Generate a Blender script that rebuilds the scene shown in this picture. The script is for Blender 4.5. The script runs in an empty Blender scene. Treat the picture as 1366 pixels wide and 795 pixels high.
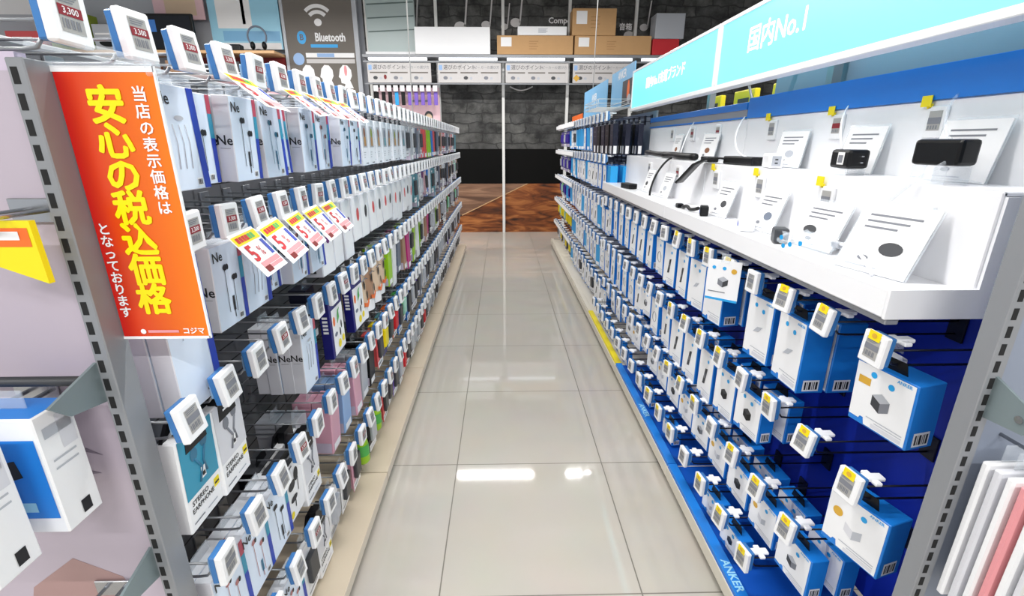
import bpy, bmesh, math, random
from mathutils import Vector, Matrix, Euler

random.seed(7)
S = bpy.context.scene
COL = S.collection
R = math.radians

# ---------------------------------------------------------------- camera, world, light, exposure
cam_data = bpy.data.cameras.new('camera')
cam_data.sensor_width = 36.0
cam_data.lens = 36.0 * 632.0 / 1366.0
cam_data.clip_start = 0.02
cam = bpy.data.objects.new('camera', cam_data)
COL.objects.link(cam)
cam.location = (0, 0, 1.30)
cam.rotation_euler = (R(90 - 18.1), 0, R(-1.206))
S.camera = cam

W = bpy.data.worlds.new('world')
S.world = W
W.use_nodes = True
bg = W.node_tree.nodes['Background']
bg.inputs['Color'].default_value = (0.93, 0.96, 1.0, 1)
bg.inputs['Strength'].default_value = 0.85

S.view_settings.view_transform = 'Standard'
S.view_settings.look = 'None'
S.view_settings.exposure = -0.22
S.view_settings.gamma = 1.0
S.view_settings.use_curve_mapping = False
S.cycles.max_bounces = 6
S.cycles.use_denoising = True

LAMPS = [(-0.11, 5.33, 1.0, 46), (1.02, 5.33, .32, 24), (-0.11, 1.35, 1.2, 46), (1.5, 1.35, 1.2, 30), (-1.75, 1.35, 1.2, 40),
         (-1.75, 5.33, 1.2, 46), (-3.5, 5.33, 1.2, 60), (-0.1, -1.6, 1.2, 60), (1.75, -1.6, 1.2, 60), (-1.95, -1.6, 1.2, 60)]  # first two mirror in the floor; the rest are unseen, added for light
LAMP_Z = 2.95

# ---------------------------------------------------------------- materials
def lin(h):
    h = h.lstrip('#')
    out = []
    for i in (0, 2, 4):
        c = int(h[i:i + 2], 16) / 255.0
        out.append(c / 12.92 if c <= 0.04045 else ((c + 0.055) / 1.055) ** 2.4)
    return (*out, 1.0)

MATS = {}
def mat(name, hexc, rough=0.5, metal=0.0, emit=0.0, trans=0.0, alpha=1.0, spec=0.5, noise=0.0, nscale=40.0):
    m = bpy.data.materials.new(name)
    m.use_nodes = True
    nt = m.node_tree
    b = nt.nodes['Principled BSDF']
    c = lin(hexc)
    b.inputs['Base Color'].default_value = c
    b.inputs['Roughness'].default_value = rough
    b.inputs['Metallic'].default_value = metal
    b.inputs['Specular IOR Level'].default_value = spec
    b.inputs['Transmission Weight'].default_value = trans
    b.inputs['Alpha'].default_value = alpha
    if emit:
        b.inputs['Emission Color'].default_value = c
        b.inputs['Emission Strength'].default_value = emit
    if noise:
        tc = nt.nodes.new('ShaderNodeTexCoord')
        n = nt.nodes.new('ShaderNodeTexNoise')
        n.inputs['Scale'].default_value = nscale
        n.inputs['Detail'].default_value = 4
        mx = nt.nodes.new('ShaderNodeMix'); mx.data_type = 'RGBA'
        mx.inputs[6].default_value = tuple(max(0, x * (1 - noise)) for x in c[:3]) + (1,)
        mx.inputs[7].default_value = tuple(min(1, x * (1 + noise)) for x in c[:3]) + (1,)
        nt.links.new(tc.outputs['Object'], n.inputs['Vector'])
        nt.links.new(n.outputs['Fac'], mx.inputs[0])
        nt.links.new(mx.outputs[2], b.inputs['Base Color'])
    MATS[name] = m
    return m

for nm, hx, kw in [
    ('white', 'F2F3F6', dict(rough=.45)), ('case_white', 'F0F1F4', dict(rough=.35)), ('carton_white', 'EDF1F8', dict(rough=.4)),
    ('carton_side', 'DADBE2', dict(rough=.45)), ('carton_ice', 'DCE9FA', dict(rough=.35)), ('paper', 'F4F4F6', dict(rough=.6)),
    ('ink', '1A1B20', dict(rough=.5)), ('ink_grey', '7C7F88', dict(rough=.6)), ('ink_pale', 'B9BDC6', dict(rough=.6)),
    ('ink_teal', '2F6E8E', dict(rough=.4)), ('ink_rose', 'B47878', dict(rough=.4)), ('red', 'C9202C', dict(rough=.5)),
    ('screen', 'A9A8A6', dict(rough=.35)), ('screen_red', '8A1F2C', dict(rough=.4)), ('holder_blue', '3C78B8', dict(rough=.3)),
    ('holder_clear', '8FB4D6', dict(rough=.2)), ('sticker', 'F2DC10', dict(rough=.5)), ('gold', 'D9A93A', dict(rough=.4)),
    ('chrome', 'B8BBC0', dict(rough=.22, metal=.9)), ('wire_grey', '8C8F94', dict(rough=.35, metal=.7)), ('wire_dark', '16182A', dict(rough=.4, metal=.3)),
    ('steel', '8E9196', dict(rough=.4, metal=.15)), ('steel_light', 'B6B8BC', dict(rough=.4, metal=.1)), ('slot_dark', '17181A', dict(rough=.8)),
    ('post_white', 'E6E6E4', dict(rough=.4)), ('panel_dark', '5C5E63', dict(rough=.7)), ('panel_blue', '0A2AA8', dict(rough=.5)),
    ('panel_grey', '8A93A4', dict(rough=.5)), ('strip_red', 'B8465C', dict(rough=.4)), ('strip_teal', '2E93B4', dict(rough=.4)),
    ('strip_blue', '1F3FB0', dict(rough=.4)), ('blue', '1A7EDA', dict(rough=.38)), ('blue_deep', '0E52B4', dict(rough=.4)), ('sky', '22A2E6', dict(rough=.4)),
    ('cyan_print', '9FD8F2', dict(rough=.4)), ('black', '0E0F12', dict(rough=.4, spec=.3)), ('black_gloss', '0B0C0F', dict(rough=.35, spec=.35)), ('charcoal', '3B3D42', dict(rough=.45)),
    ('navy', '14146E', dict(rough=.4)), ('dark_navy', '15182E', dict(rough=.35)), ('purple', '3A2496', dict(rough=.4)), ('violet', '7A5CC0', dict(rough=.4)),
    ('plum', '6A1E74', dict(rough=.4)), ('magenta', 'C02C7E', dict(rough=.4)), ('teal', '5E98A6', dict(rough=.4)), ('green', '4CAF50', dict(rough=.4)),
    ('lime', '9AD01E', dict(rough=.35)), ('yellow', 'F0DC1A', dict(rough=.4)), ('orange', 'F0702A', dict(rough=.4)), ('pink', 'D7A0B4', dict(rough=.4)),
    ('rose', 'E8C2CA', dict(rough=.5)), ('coral', 'E2575A', dict(rough=.4)), ('beige', 'D9BFA4', dict(rough=.45)), ('tan', 'A8846A', dict(rough=.45)),
    ('brown', '8A5A3C', dict(rough=.5)), ('amber', 'B98A4A', dict(rough=.3)), ('slate', '6C7688', dict(rough=.45)), ('powder', '8FB2E0', dict(rough=.4)),
    ('silver', 'B4B8C0', dict(rough=.35)), ('mint', 'A8D8C8', dict(rough=.4)),
    ('deck', 'CDBFAA', dict(rough=.4, noise=.05, nscale=8)), ('deck_edge', 'D8CEBE', dict(rough=.4)), ('cream', 'DCD6C8', dict(rough=.4)),
    ('kraft', 'C59B6B', dict(rough=.7, noise=.06, nscale=12)), ('kraft_dark', 'A97F52', dict(rough=.7)), ('wood_edge', 'D8AE80', dict(rough=.5)),
    ('display_white', 'F3F4F8', dict(rough=.3)), ('rail_grey', '9A9CA2', dict(rough=.35, metal=.3)),
    ('dark_red', '7A1416', dict(rough=.5)), ('sign_grey', 'C9C6C6', dict(rough=.5)), ('taupe', '6E6862', dict(rough=.6, noise=.08, nscale=3)),
    ('board_blue', '0878D6', dict(rough=.35)), ('header_blue', '7FBAE4', dict(rough=.4)), ('face_skin', 'B7ADBA', dict(rough=.4)),
    ('face_warm', 'A58684', dict(rough=.4)), ('face_line', '7E7484', dict(rough=.5)), ('pale_green', 'A9B8B8', dict(rough=.3)), ('pale_green_line', '5A6C6A', dict(rough=.4)),
    ('led', 'F4F8FF', dict(emit=3.0)), ('tube', 'FFFFFF', dict(emit=10.0)), ('lightbox', '6FE3F2', dict(emit=1.0, rough=.3)), ('lightbox_text', 'F2FEFF', dict(emit=1.5)),
    ('frame_white', 'F6F7FA', dict(rough=.3)), ('ceiling_white', 'D8D8D4', dict(rough=.8)), ('bracket', '7E8C90', dict(rough=.35, metal=.2)),
    ('sign_red', 'E2391A', dict(rough=.25)), ('sign_yellow', 'F8E400', dict(rough=.3)), ('screen_off', '0C1420', dict(rough=.2)), ('screen_green', '3B7A3A', dict(emit=.5)), ('screen_blue', '2C5C9A', dict(emit=.5)),
    ('olive', '86982A', dict(rough=.5)), ('mauve', 'C8BCD0', dict(rough=.4)), ('band_black', '070707', dict(rough=.7, spec=.15)), ('foot_black', '1B1B1B', dict(rough=.7)), ('card_pink', 'E89AA0', dict(rough=.5)),
]:
    mat(nm, hx, **kw)

def glass(name, hexc, rough=0.05, alpha=.25):
    m = mat(name, hexc, rough=rough, alpha=alpha, spec=.6)
    return m
glass('clear_film', 'EAF2FA', .08, .22)
glass('clear_blue', '2E7AD8', .1, .55)

def sign_gradient():
    # the printed sheet is red on one edge and orange on the other
    m = mat('sign_print', 'D8301C', rough=.25)
    nt = m.node_tree
    tc = nt.nodes.new('ShaderNodeTexCoord'); sp = nt.nodes.new('ShaderNodeSeparateXYZ')
    mr = nt.nodes.new('ShaderNodeMapRange'); mx = nt.nodes.new('ShaderNodeMix'); mx.data_type = 'RGBA'
    mr.inputs['From Min'].default_value = -.06; mr.inputs['From Max'].default_value = .06
    mx.inputs[6].default_value = lin('CC1A12'); mx.inputs[7].default_value = lin('EE7A12')
    nt.links.new(tc.outputs['Object'], sp.inputs[0]); nt.links.new(sp.outputs['X'], mr.inputs['Value'])
    nt.links.new(mr.outputs[0], mx.inputs[0]); nt.links.new(mx.outputs[2], nt.nodes['Principled BSDF'].inputs['Base Color'])
sign_gradient()

def floor_material():
    m = mat('floor_tile', 'CFC7B8', rough=.1)
    nt = m.node_tree; b = nt.nodes['Principled BSDF']
    tc = nt.nodes.new('ShaderNodeTexCoord'); mp = nt.nodes.new('ShaderNodeMapping')
    mp.inputs['Location'].default_value = (0.197 + .615 * 20, -1.70 + .62 * 20, 0)
    br = nt.nodes.new('ShaderNodeTexBrick')
    br.offset = 0; br.squash = 1
    br.inputs['Scale'].default_value = 1.0
    br.inputs['Brick Width'].default_value = .615; br.inputs['Row Height'].default_value = .62
    br.inputs['Mortar Size'].default_value = .0022; br.inputs['Mortar Smooth'].default_value = .1
    br.inputs['Color1'].default_value = lin('C3BEB6'); br.inputs['Color2'].default_value = lin('BFBAB1')
    br.inputs['Mortar'].default_value = lin('77736A')
    nz = nt.nodes.new('ShaderNodeTexNoise'); nz.inputs['Scale'].default_value = 5; nz.inputs['Detail'].default_value = 6
    mx = nt.nodes.new('ShaderNodeMix'); mx.data_type = 'RGBA'; mx.blend_type = 'MULTIPLY'
    mx.inputs[0].default_value = .10
    nt.links.new(tc.outputs['Object'], mp.inputs['Vector']); nt.links.new(mp.outputs[0], br.inputs['Vector'])
    nt.links.new(tc.outputs['Object'], nz.inputs['Vector'])
    nt.links.new(br.outputs['Color'], mx.inputs[6]); nt.links.new(nz.outputs['Color'], mx.inputs[7])
    nt.links.new(mx.outputs[2], b.inputs['Base Color'])
    mr = nt.nodes.new('ShaderNodeMapRange'); mr.inputs['To Min'].default_value = .05; mr.inputs['To Max'].default_value = .5
    nt.links.new(br.outputs['Fac'], mr.inputs['Value']); nt.links.new(mr.outputs[0], b.inputs['Roughness'])
    b.inputs['Specular IOR Level'].default_value = .55
floor_material()

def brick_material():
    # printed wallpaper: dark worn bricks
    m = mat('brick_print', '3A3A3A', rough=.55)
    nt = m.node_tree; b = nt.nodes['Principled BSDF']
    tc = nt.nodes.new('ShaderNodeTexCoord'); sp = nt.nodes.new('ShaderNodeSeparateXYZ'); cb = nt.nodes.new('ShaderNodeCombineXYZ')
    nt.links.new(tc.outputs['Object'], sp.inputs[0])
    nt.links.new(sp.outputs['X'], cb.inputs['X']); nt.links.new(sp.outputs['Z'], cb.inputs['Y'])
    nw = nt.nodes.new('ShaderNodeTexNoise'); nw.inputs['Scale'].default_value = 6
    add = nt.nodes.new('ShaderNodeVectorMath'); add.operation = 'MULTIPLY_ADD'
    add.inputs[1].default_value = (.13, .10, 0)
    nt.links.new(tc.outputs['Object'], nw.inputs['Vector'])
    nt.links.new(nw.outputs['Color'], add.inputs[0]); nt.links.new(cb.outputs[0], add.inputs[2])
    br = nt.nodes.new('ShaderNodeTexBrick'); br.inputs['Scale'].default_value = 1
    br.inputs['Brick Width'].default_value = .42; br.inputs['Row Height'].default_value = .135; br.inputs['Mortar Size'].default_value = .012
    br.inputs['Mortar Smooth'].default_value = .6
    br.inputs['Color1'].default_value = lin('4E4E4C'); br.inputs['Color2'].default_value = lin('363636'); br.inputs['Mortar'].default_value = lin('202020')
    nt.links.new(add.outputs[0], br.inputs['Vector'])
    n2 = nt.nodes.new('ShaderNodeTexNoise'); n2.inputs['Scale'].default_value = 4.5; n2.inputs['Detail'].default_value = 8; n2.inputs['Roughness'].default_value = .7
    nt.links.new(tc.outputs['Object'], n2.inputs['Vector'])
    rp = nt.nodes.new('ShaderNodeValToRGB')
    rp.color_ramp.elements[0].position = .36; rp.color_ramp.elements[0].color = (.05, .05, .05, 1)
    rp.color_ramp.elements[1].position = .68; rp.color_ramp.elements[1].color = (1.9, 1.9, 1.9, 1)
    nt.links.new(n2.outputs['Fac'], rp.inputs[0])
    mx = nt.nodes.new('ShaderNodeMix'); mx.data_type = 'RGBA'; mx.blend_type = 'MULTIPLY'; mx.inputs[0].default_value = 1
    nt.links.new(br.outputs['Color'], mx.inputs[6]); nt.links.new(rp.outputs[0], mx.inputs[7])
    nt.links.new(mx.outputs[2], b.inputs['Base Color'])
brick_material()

def wood_material(name, c1, c2, c3, rot, stretch):
    m = mat(name, c1, rough=.4)
    nt = m.node_tree; b = nt.nodes['Principled BSDF']
    tc = nt.nodes.new('ShaderNodeTexCoord'); mp = nt.nodes.new('ShaderNodeMapping')
    mp.inputs['Rotation'].default_value = (0, rot, 0); mp.inputs['Scale'].default_value = stretch
    n = nt.nodes.new('ShaderNodeTexNoise'); n.inputs['Scale'].default_value = 3; n.inputs['Detail'].default_value = 8; n.inputs['Distortion'].default_value = 1.2
    rp = nt.nodes.new('ShaderNodeValToRGB')
    e = rp.color_ramp.elements
    e[0].position = .3; e[0].color = lin(c1); e[1].position = .7; e[1].color = lin(c3)
    k = e.new(.5); k.color = lin(c2)
    nt.links.new(tc.outputs['Object'], mp.inputs['Vector']); nt.links.new(mp.outputs[0], n.inputs['Vector'])
    nt.links.new(n.outputs['Fac'], rp.inputs[0]); nt.links.new(rp.outputs[0], b.inputs['Base Color'])
wood_material('wood_rust', '26120A', '7E421C', 'B8743E', .45, (.9, 1, 4))
wood_material('wood_taupe', '5E4334', '86634E', 'A8846A', .45, (.5, 1, 5))

# ---------------------------------------------------------------- mesh builder
_TXT = {}
def text_geo(body, bold=0.0, vertical=False):
    key = (body, bold)
    if key not in _TXT:
        c = bpy.data.curves.new('txt', 'FONT'); c.body = body; c.size = 1.0; c.resolution_u = 2; c.offset = bold
        c.align_x = 'CENTER'; c.align_y = 'CENTER'
        o = bpy.data.objects.new('txt', c); COL.objects.link(o)
        dg = bpy.context.evaluated_depsgraph_get(); dg.update()
        me = bpy.data.meshes.new_from_object(o.evaluated_get(dg))
        vs = [v.co.copy() for v in me.vertices]; fs = [tuple(p.vertices) for p in me.polygons]
        bpy.data.objects.remove(o); bpy.data.curves.remove(c); bpy.data.meshes.remove(me)
        _TXT[key] = (vs, fs)
    return _TXT[key]

class MB:
    def __init__(s):
        s.v = []; s.f = []; s.m = []; s.smooth = []
    def add(s, vs, fs, m, sm=False):
        n = len(s.v); s.v += [Vector(v) for v in vs]
        for f in fs:
            s.f.append(tuple(i + n for i in f)); s.m.append(m); s.smooth.append(sm)
        return s
    def merge(s, o):
        n = len(s.v); s.v += o.v; s.f += [tuple(i + n for i in f) for f in o.f]; s.m += o.m; s.smooth += o.smooth
        return s
    def xf(s, M):
        s.v = [M @ v for v in s.v]; return s
    def box(s, x0, x1, y0, y1, z0, z1, m, bev=0.0, faces=None):
        """faces: dict of '+x','-x',... -> material"""
        faces = faces or {}
        if bev <= 0:
            vs = [(x0, y0, z0), (x1, y0, z0), (x1, y1, z0), (x0, y1, z0), (x0, y0, z1), (x1, y0, z1), (x1, y1, z1), (x0, y1, z1)]
            fs = {'-z': (0, 3, 2, 1), '+z': (4, 5, 6, 7), '-y': (0, 1, 5, 4), '+x': (1, 2, 6, 5), '+y': (2, 3, 7, 6), '-x': (3, 0, 4, 7)}
            n = len(s.v); s.v += [Vector(v) for v in vs]
            for k, f in fs.items():
                s.f.append(tuple(i + n for i in f)); s.m.append(faces.get(k, m)); s.smooth.append(False)
            return s
        bm = bmesh.new(); bmesh.ops.create_cube(bm, size=1)
        for v in bm.verts:
            v.co = Vector((x0 + (v.co.x + .5) * (x1 - x0), y0 + (v.co.y + .5) * (y1 - y0), z0 + (v.co.z + .5) * (z1 - z0)))
        bmesh.ops.bevel(bm, geom=bm.edges[:], offset=bev, segments=2 if bev > .003 else 1, affect='EDGES', profile=.5)
        bm.normal_update(); bm.verts.index_update()
        n = len(s.v); s.v += [v.co.copy() for v in bm.verts]
        for f in bm.faces:
            nn = f.normal; k = None
            for ax, nmx in enumerate('xyz'):
                if abs(nn[ax]) > .95: k = ('+' if nn[ax] > 0 else '-') + nmx
            s.f.append(tuple(v.index + n for v in f.verts)); s.m.append(faces.get(k, m)); s.smooth.append(False)
        bm.free()
        return s
    def poly(s, pts, m):
        return s.add(pts, [tuple(range(len(pts)))], m)
    def prism(s, pts, thick, m, m_side=None):
        """extrude a planar outline along vector thick"""
        t = Vector(thick); a = [Vector(p) for p in pts]; n = len(a)
        s.add(a + [p + t for p in a], [tuple(range(n))[::-1], tuple(range(n, 2 * n))], m)
        s.add(a + [p + t for p in a], [(i, (i + 1) % n, n + (i + 1) % n, n + i) for i in range(n)], m_side or m)
        return s
    def tube(s, pts, r, m, n=8, closed=False, cap=True):
        pts = [Vector(p) for p in pts]; k = len(pts); vs = []; fs = []
        prev = None
        for i, p in enumerate(pts):
            if closed: d = pts[(i + 1) % k] - pts[i - 1]
            else: d = pts[min(i + 1, k - 1)] - pts[max(i - 1, 0)]
            d.normalize()
            if prev is None:
                ref = Vector((0, 0, 1)) if abs(d.z) < .9 else Vector((1, 0, 0))
                a = d.cross(ref).normalized()
            else:
                a = (prev - d * prev.dot(d)).normalized()
            prev = a; b = d.cross(a)
            rr = r[i] if isinstance(r, (list, tuple)) else r
            for j in range(n):
                t = 2 * math.pi * j / n
                vs.append(p + a * math.cos(t) * rr + b * math.sin(t) * rr)
        for i in range(k if closed else k - 1):
            for j in range(n):
                q = (i + 1) % k
                fs.append((i * n + j, i * n + (j + 1) % n, q * n + (j + 1) % n, q * n + j))
        if cap and not closed:
            fs.append(tuple(range(n))[::-1]); fs.append(tuple((k - 1) * n + j for j in range(n)))
        return s.add(vs, fs, m, True)
    def disc(s, c, u, w, ru, rw, m, n=20, t=None):
        c, u, w = Vector(c), Vector(u), Vector(w)
        pts = [c + u * ru * math.cos(2 * math.pi * i / n) + w * rw * math.sin(2 * math.pi * i / n) for i in range(n)]
        if t: return s.prism(pts, t, m)
        return s.poly(pts, m)
    def sphere(s, c, rx, ry, rz, m, n=12, k=8):
        vs = []; fs = []
        for i in range(k + 1):
            a = math.pi * i / k
            for j in range(n):
                b = 2 * math.pi * j / n
                vs.append((c[0] + rx * math.sin(a) * math.cos(b), c[1] + ry * math.sin(a) * math.sin(b), c[2] + rz * math.cos(a)))
        for i in range(k):
            for j in range(n):
                fs.append((i * n + j, (i + 1) * n + j, (i + 1) * n + (j + 1) % n, i * n + (j + 1) % n))
        return s.add(vs, fs, m, True)
    def text(s, body, size, org, right, up, m, bold=0.0, sx=1.0):
        o, r, u = Vector(org), Vector(right), Vector(up)
        if any(ord(c) > 0x2e80 for c in body):
            k = bold * size
            vs, fs = text_geo(body, 0.0)
            nrm = r.cross(u) * .00004
            for j, (a, c) in enumerate(((0, 0), (k, 0), (-k, 0), (0, k), (0, -k), (k * .7, k * .7), (-k * .7, -k * .7), (k * .7, -k * .7), (-k * .7, k * .7)) if k else ((0, 0),)):
                s.add([o + nrm * j + r * (v.x * size * sx + a) + u * (v.y * size + c) for v in vs], fs, m)
            return s
        vs, fs = text_geo(body, bold)
        return s.add([o + r * v.x * size * sx + u * v.y * size for v in vs], fs, m)
    # rectangles printed on a face: plane axes r,u
    def rect(s, org, right, up, a0, a1, b0, b1, m):
        o, r, u = Vector(org), Vector(right), Vector(up)
        return s.poly([o + r * a0 + u * b0, o + r * a1 + u * b0, o + r * a1 + u * b1, o + r * a0 + u * b1], m)
    def mesh(s, name):
        me = bpy.data.meshes.new(name)
        me.from_pydata([tuple(v) for v in s.v], [], s.f)
        slots = []
        for k in s.m:
            if k not in slots: slots.append(k)
        for k in slots: me.materials.append(MATS[k])
        idx = {k: i for i, k in enumerate(slots)}
        me.polygons.foreach_set('material_index', [idx[k] for k in s.m])
        me.polygons.foreach_set('use_smooth', s.smooth)
        me.update()
        return me

def link(name, me, parent=None, loc=(0, 0, 0), rot=(0, 0, 0)):
    o = bpy.data.objects.new(name, me); COL.objects.link(o)
    o.location = loc; o.rotation_euler = rot
    if parent is not None: o.parent = parent
    return o

def tag(o, label, cat, group=None):
    o['label'] = label; o['category'] = cat
    if group: o['group'] = group
    n = len(label.replace(',', ' ').split())
    if not 4 <= n <= 16: print('LABEL LENGTH', n, label)
    return o

def thing(name, parts, label, cat, loc=(0, 0, 0), rot=(0, 0, 0), group=None):
    """parts: list of (part name, MB or mesh, [sub-parts])"""
    root = link(name, None, None, loc, rot)
    tag(root, label, cat, group)
    for p in parts:
        me = p[1].mesh(p[0]) if isinstance(p[1], MB) else p[1]
        o = link(p[0], me, root)
        if len(p) > 2:
            for q in p[2]:
                link(q[0], q[1].mesh(q[0]) if isinstance(q[1], MB) else q[1], o)
    return root

def single(name, mb, label, cat, loc=(0, 0, 0), rot=(0, 0, 0), group=None):
    return tag(link(name, mb.mesh(name) if isinstance(mb, MB) else mb, None, loc, rot), label, cat, group)

def structure(name, mb):
    o = link(name, mb.mesh(name)); o['kind'] = 'structure'; return o

ORD = ['zeroth', 'first', 'second', 'third', 'fourth', 'fifth', 'sixth', 'seventh', 'eighth', 'ninth', 'tenth', 'eleventh', 'twelfth', 'thirteenth', 'fourteenth', 'fifteenth', 'sixteenth', 'seventeenth', 'eighteenth', 'nineteenth']
TENS = ['', '', 'twent', 'thirt', 'fort', 'fift']
def ordinal(n):
    if n < 20: return ORD[n]
    t, u = divmod(n, 10)
    return TENS[t] + 'ieth' if u == 0 else TENS[t] + 'y-' + ORD[u]

X, Y, Z = Vector((1, 0, 0)), Vector((0, 1, 0)), Vector((0, 0, 1))

# ---------------------------------------------------------------- the room
YW = 7.25      # face of the wall unit at the end of the aisle
structure('floor', MB().box(-9, 8, -4, YW + .3, -.05, 0, 'floor_tile'))
structure('ceiling', MB().box(-9, 8, -4, YW + .3, 3.3, 3.36, 'ceiling_white'))
wb = MB()
wb.box(-9, 8, YW + .05, YW + .2, 0, 3.3, 'ink_pale')
structure('wall_back', wb)
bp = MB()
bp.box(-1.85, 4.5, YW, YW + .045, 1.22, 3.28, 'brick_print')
bp.box(-1.85, 4.5, YW, YW + .045, .725, 1.22, 'band_black')
structure('trim_1', bp)          # wall covering: printed bricks above a flat black band
wd = MB()
zz = .725
wd.prism([(-1.85, YW, 0), (-1.85, YW, .01), (-.6, YW, .25), (.40, YW, zz), (4.5, YW, zz), (4.5, YW, 0)], (0, .045, 0), 'wood_rust')
wd.prism([(-1.85, YW, .03), (-1.85, YW, zz), (.37, YW, zz), (-.61, YW, .265)], (0, .045, 0), 'wood_taupe')
wd.prism([(-.605, YW - .0005, .252), (.39, YW - .0005, zz), (.37, YW - .0005, zz), (-.61, YW - .0005, .264)], (0, .002, 0), 'wood_edge')
structure('trim_2', wd)          # printed wooden planks below it

# ceiling lamps, the two mirrored in the floor and the added ones
for i, (lx, ly, ll, pw) in enumerate(LAMPS):
    h = MB().box(-ll / 2 - .03, ll / 2 + .03, -.06, .06, .03, .07, 'white', .004).box(-.3, -.27, -.01, .01, .07, .35, 'white').box(.27, .3, -.01, .01, .07, .35, 'white')
    t = MB().tube([(-ll / 2, 0, .012), (ll / 2, 0, .012)], .016, 'tube', 10)
    where = ['over the middle of the aisle', 'over the blue rack beyond the lit sign', 'added over the aisle mouth', 'added over the near part of the blue rack',
             'added over the near part of the earphone rack', 'added over the far part of the earphone rack', 'added above the wall shelf with red panel',
             'added behind the viewer on the aisle line', 'added behind the viewer beside the blue rack', 'added behind the viewer beside the earphone rack'][i]
    root = thing('ceiling_lamp', [('housing', h), ('tube', t)], 'long white ceiling tube lamp ' + where, 'ceiling lamp', (lx, ly, LAMP_Z), (0, 0, 0), 'tube lamps under the ceiling')
    ld = bpy.data.lights.new('tube_light', 'AREA'); ld.shape = 'RECTANGLE'; ld.size = ll; ld.size_y = .025; ld.energy = pw; ld.color = (1, .98, .95)
    lo = bpy.data.objects.new('tube_light', ld); COL.objects.link(lo); lo.parent = root; lo.location = (0, 0, -.01)

# ---------------------------------------------------------------- packages
class Kind:
    def __init__(s, name, cat, desc, parts, h):
        s.name, s.cat, s.desc, s.parts, s.h = name, cat, desc, parts, h
        s.cache = None; s.one = None
    def place(s, loc, rot, near, label, group):
        if near:
            if s.cache is None: s.cache = [(n, mb.mesh(n)) for n, mb in s.parts]
            root = link(s.name, None, None, loc, rot); tag(root, label, s.cat, group)
            for n, me in s.cache: link(n, me, root)
            return root
        if s.one is None:
            m = MB()
            for n, mb in s.parts: m.merge(mb)
            s.one = m.mesh(s.name)
        return tag(link(s.name, s.one, None, loc, rot), label, s.cat, group)

E = .0006
def tab(w=.05, h=.028, m='clear_film', x=-.016):
    t = MB()
    t.prism([(x, -w / 2, -.014), (x, w / 2, -.014), (x, w / 2 - .006, .012), (x, -w / 2 + .006, .012)], (.0012, 0, 0), m)
    return t
TOP = -.012
def carton(w, h, d, front, side, top=None, bev=.0015):
    return MB().box(-d, 0, -w / 2, w / 2, TOP - h, TOP, side, bev, {'+x': front, '+z': top or side, '-z': side})
def barcode(y, z, w=.018, h=.014, face='front', ys=0.0, x=0.0):
    b = MB()
    if face == 'front': o, r = (E + x, y, z), Y
    else: o, r = (x, ys, z), (X if ys < 0 else -X)
    b.rect(o, r, Z, 0, w, 0, h, 'paper')
    o2 = Vector(o) + (Vector((E, 0, 0)) if face == 'front' else Vector((0, E if ys > 0 else -E, 0)))
    for k, (a, c) in enumerate([(.1, .2), (.26, .3), (.36, .5), (.56, .6), (.66, .72), (.78, .9)]):
        b.rect(o2, r, Z, a * w, c * w, .15 * h, .85 * h, 'ink')
    return b

def earphone_box(name, desc, ink, red=True, side_txt=True, h=.165, w=.105, d=.033, picture=True):
    c = carton(w, h, d, 'carton_ice', 'carton_side', 'carton_white')
    # coloured edge band
    zt = TOP
    if red:
        c.rect((E, w / 2 - .014, zt), Y, Z, 0, .0138, -.035, -.001, 'strip_red')
        c.rect((E, w / 2 - .014, zt), Y, Z, 0, .0138, -.08, -.035, 'strip_teal')
        c.rect((E, w / 2 - .014, zt), Y, Z, 0, .0138, -h + .001, -.08, 'strip_blue')
    else:
        c.rect((E, w / 2 - .018, zt), Y, Z, 0, .0178, -h + .001, -.001, 'strip_blue')
    le = MB()
    le.text('Ne', .026, (E * 2, -w / 2 + .021, zt - .022), Y, Z, 'ink', .012)
    if side_txt:
        le.text('Ne', .026, (-d / 2, -w / 2 - E, zt - .085), X, Z, 'ink', .015)
        le.rect((-d / 2, -w / 2 - E, zt - .1), X, Z, -.01, .01, 0, .001, 'ink_grey')
    parts = [('carton', c), ('lettering', le)]
    if picture:
        p = MB(); o = E * 2
        for (yy, z0, zb) in ((-.012, -.045, -.135), (.014, -.07, -.14)):
            p.disc((o, yy, zt + z0), Y, Z, .0075, .006, ink, 14)
            p.disc((o * 1.3, yy + .007, zt + z0), Y, Z, .004, .006, 'ink', 10)
            p.rect((o, yy - .003, zt + z0), Y, Z, 0, .0016, zb - z0, 0, ink)
        p.rect((o, .003, zt - .12), Y, Z, -.0035, .0035, -.016, .014, 'ink_teal' if ink != 'ink' else 'ink')
        p.rect((o, .003, zt - .142), Y, Z, -.0012, .0012, -.008, .006, ink)
        parts.append(('picture', p))
    else:
        p = MB(); o = E * 2
        p.disc((o, 0, zt - .05), Y, Z, .012, .004, 'ink_pale', 14)
        for yy in (-.02, -.004, .012):
            p.tube([(o, yy, zt - .06), (o, yy + .004, zt - .09), (o, yy - .002, zt - .13)], .0007, 'ink_pale', 4)
        parts.append(('picture', p))
    parts.append(('barcode', barcode(w / 2 - .036, zt - h + .006, .014, .013)))
    parts.append(('hang_tab', tab(.06)))
    return Kind(name, 'earphone box', desc, parts, h)

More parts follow.
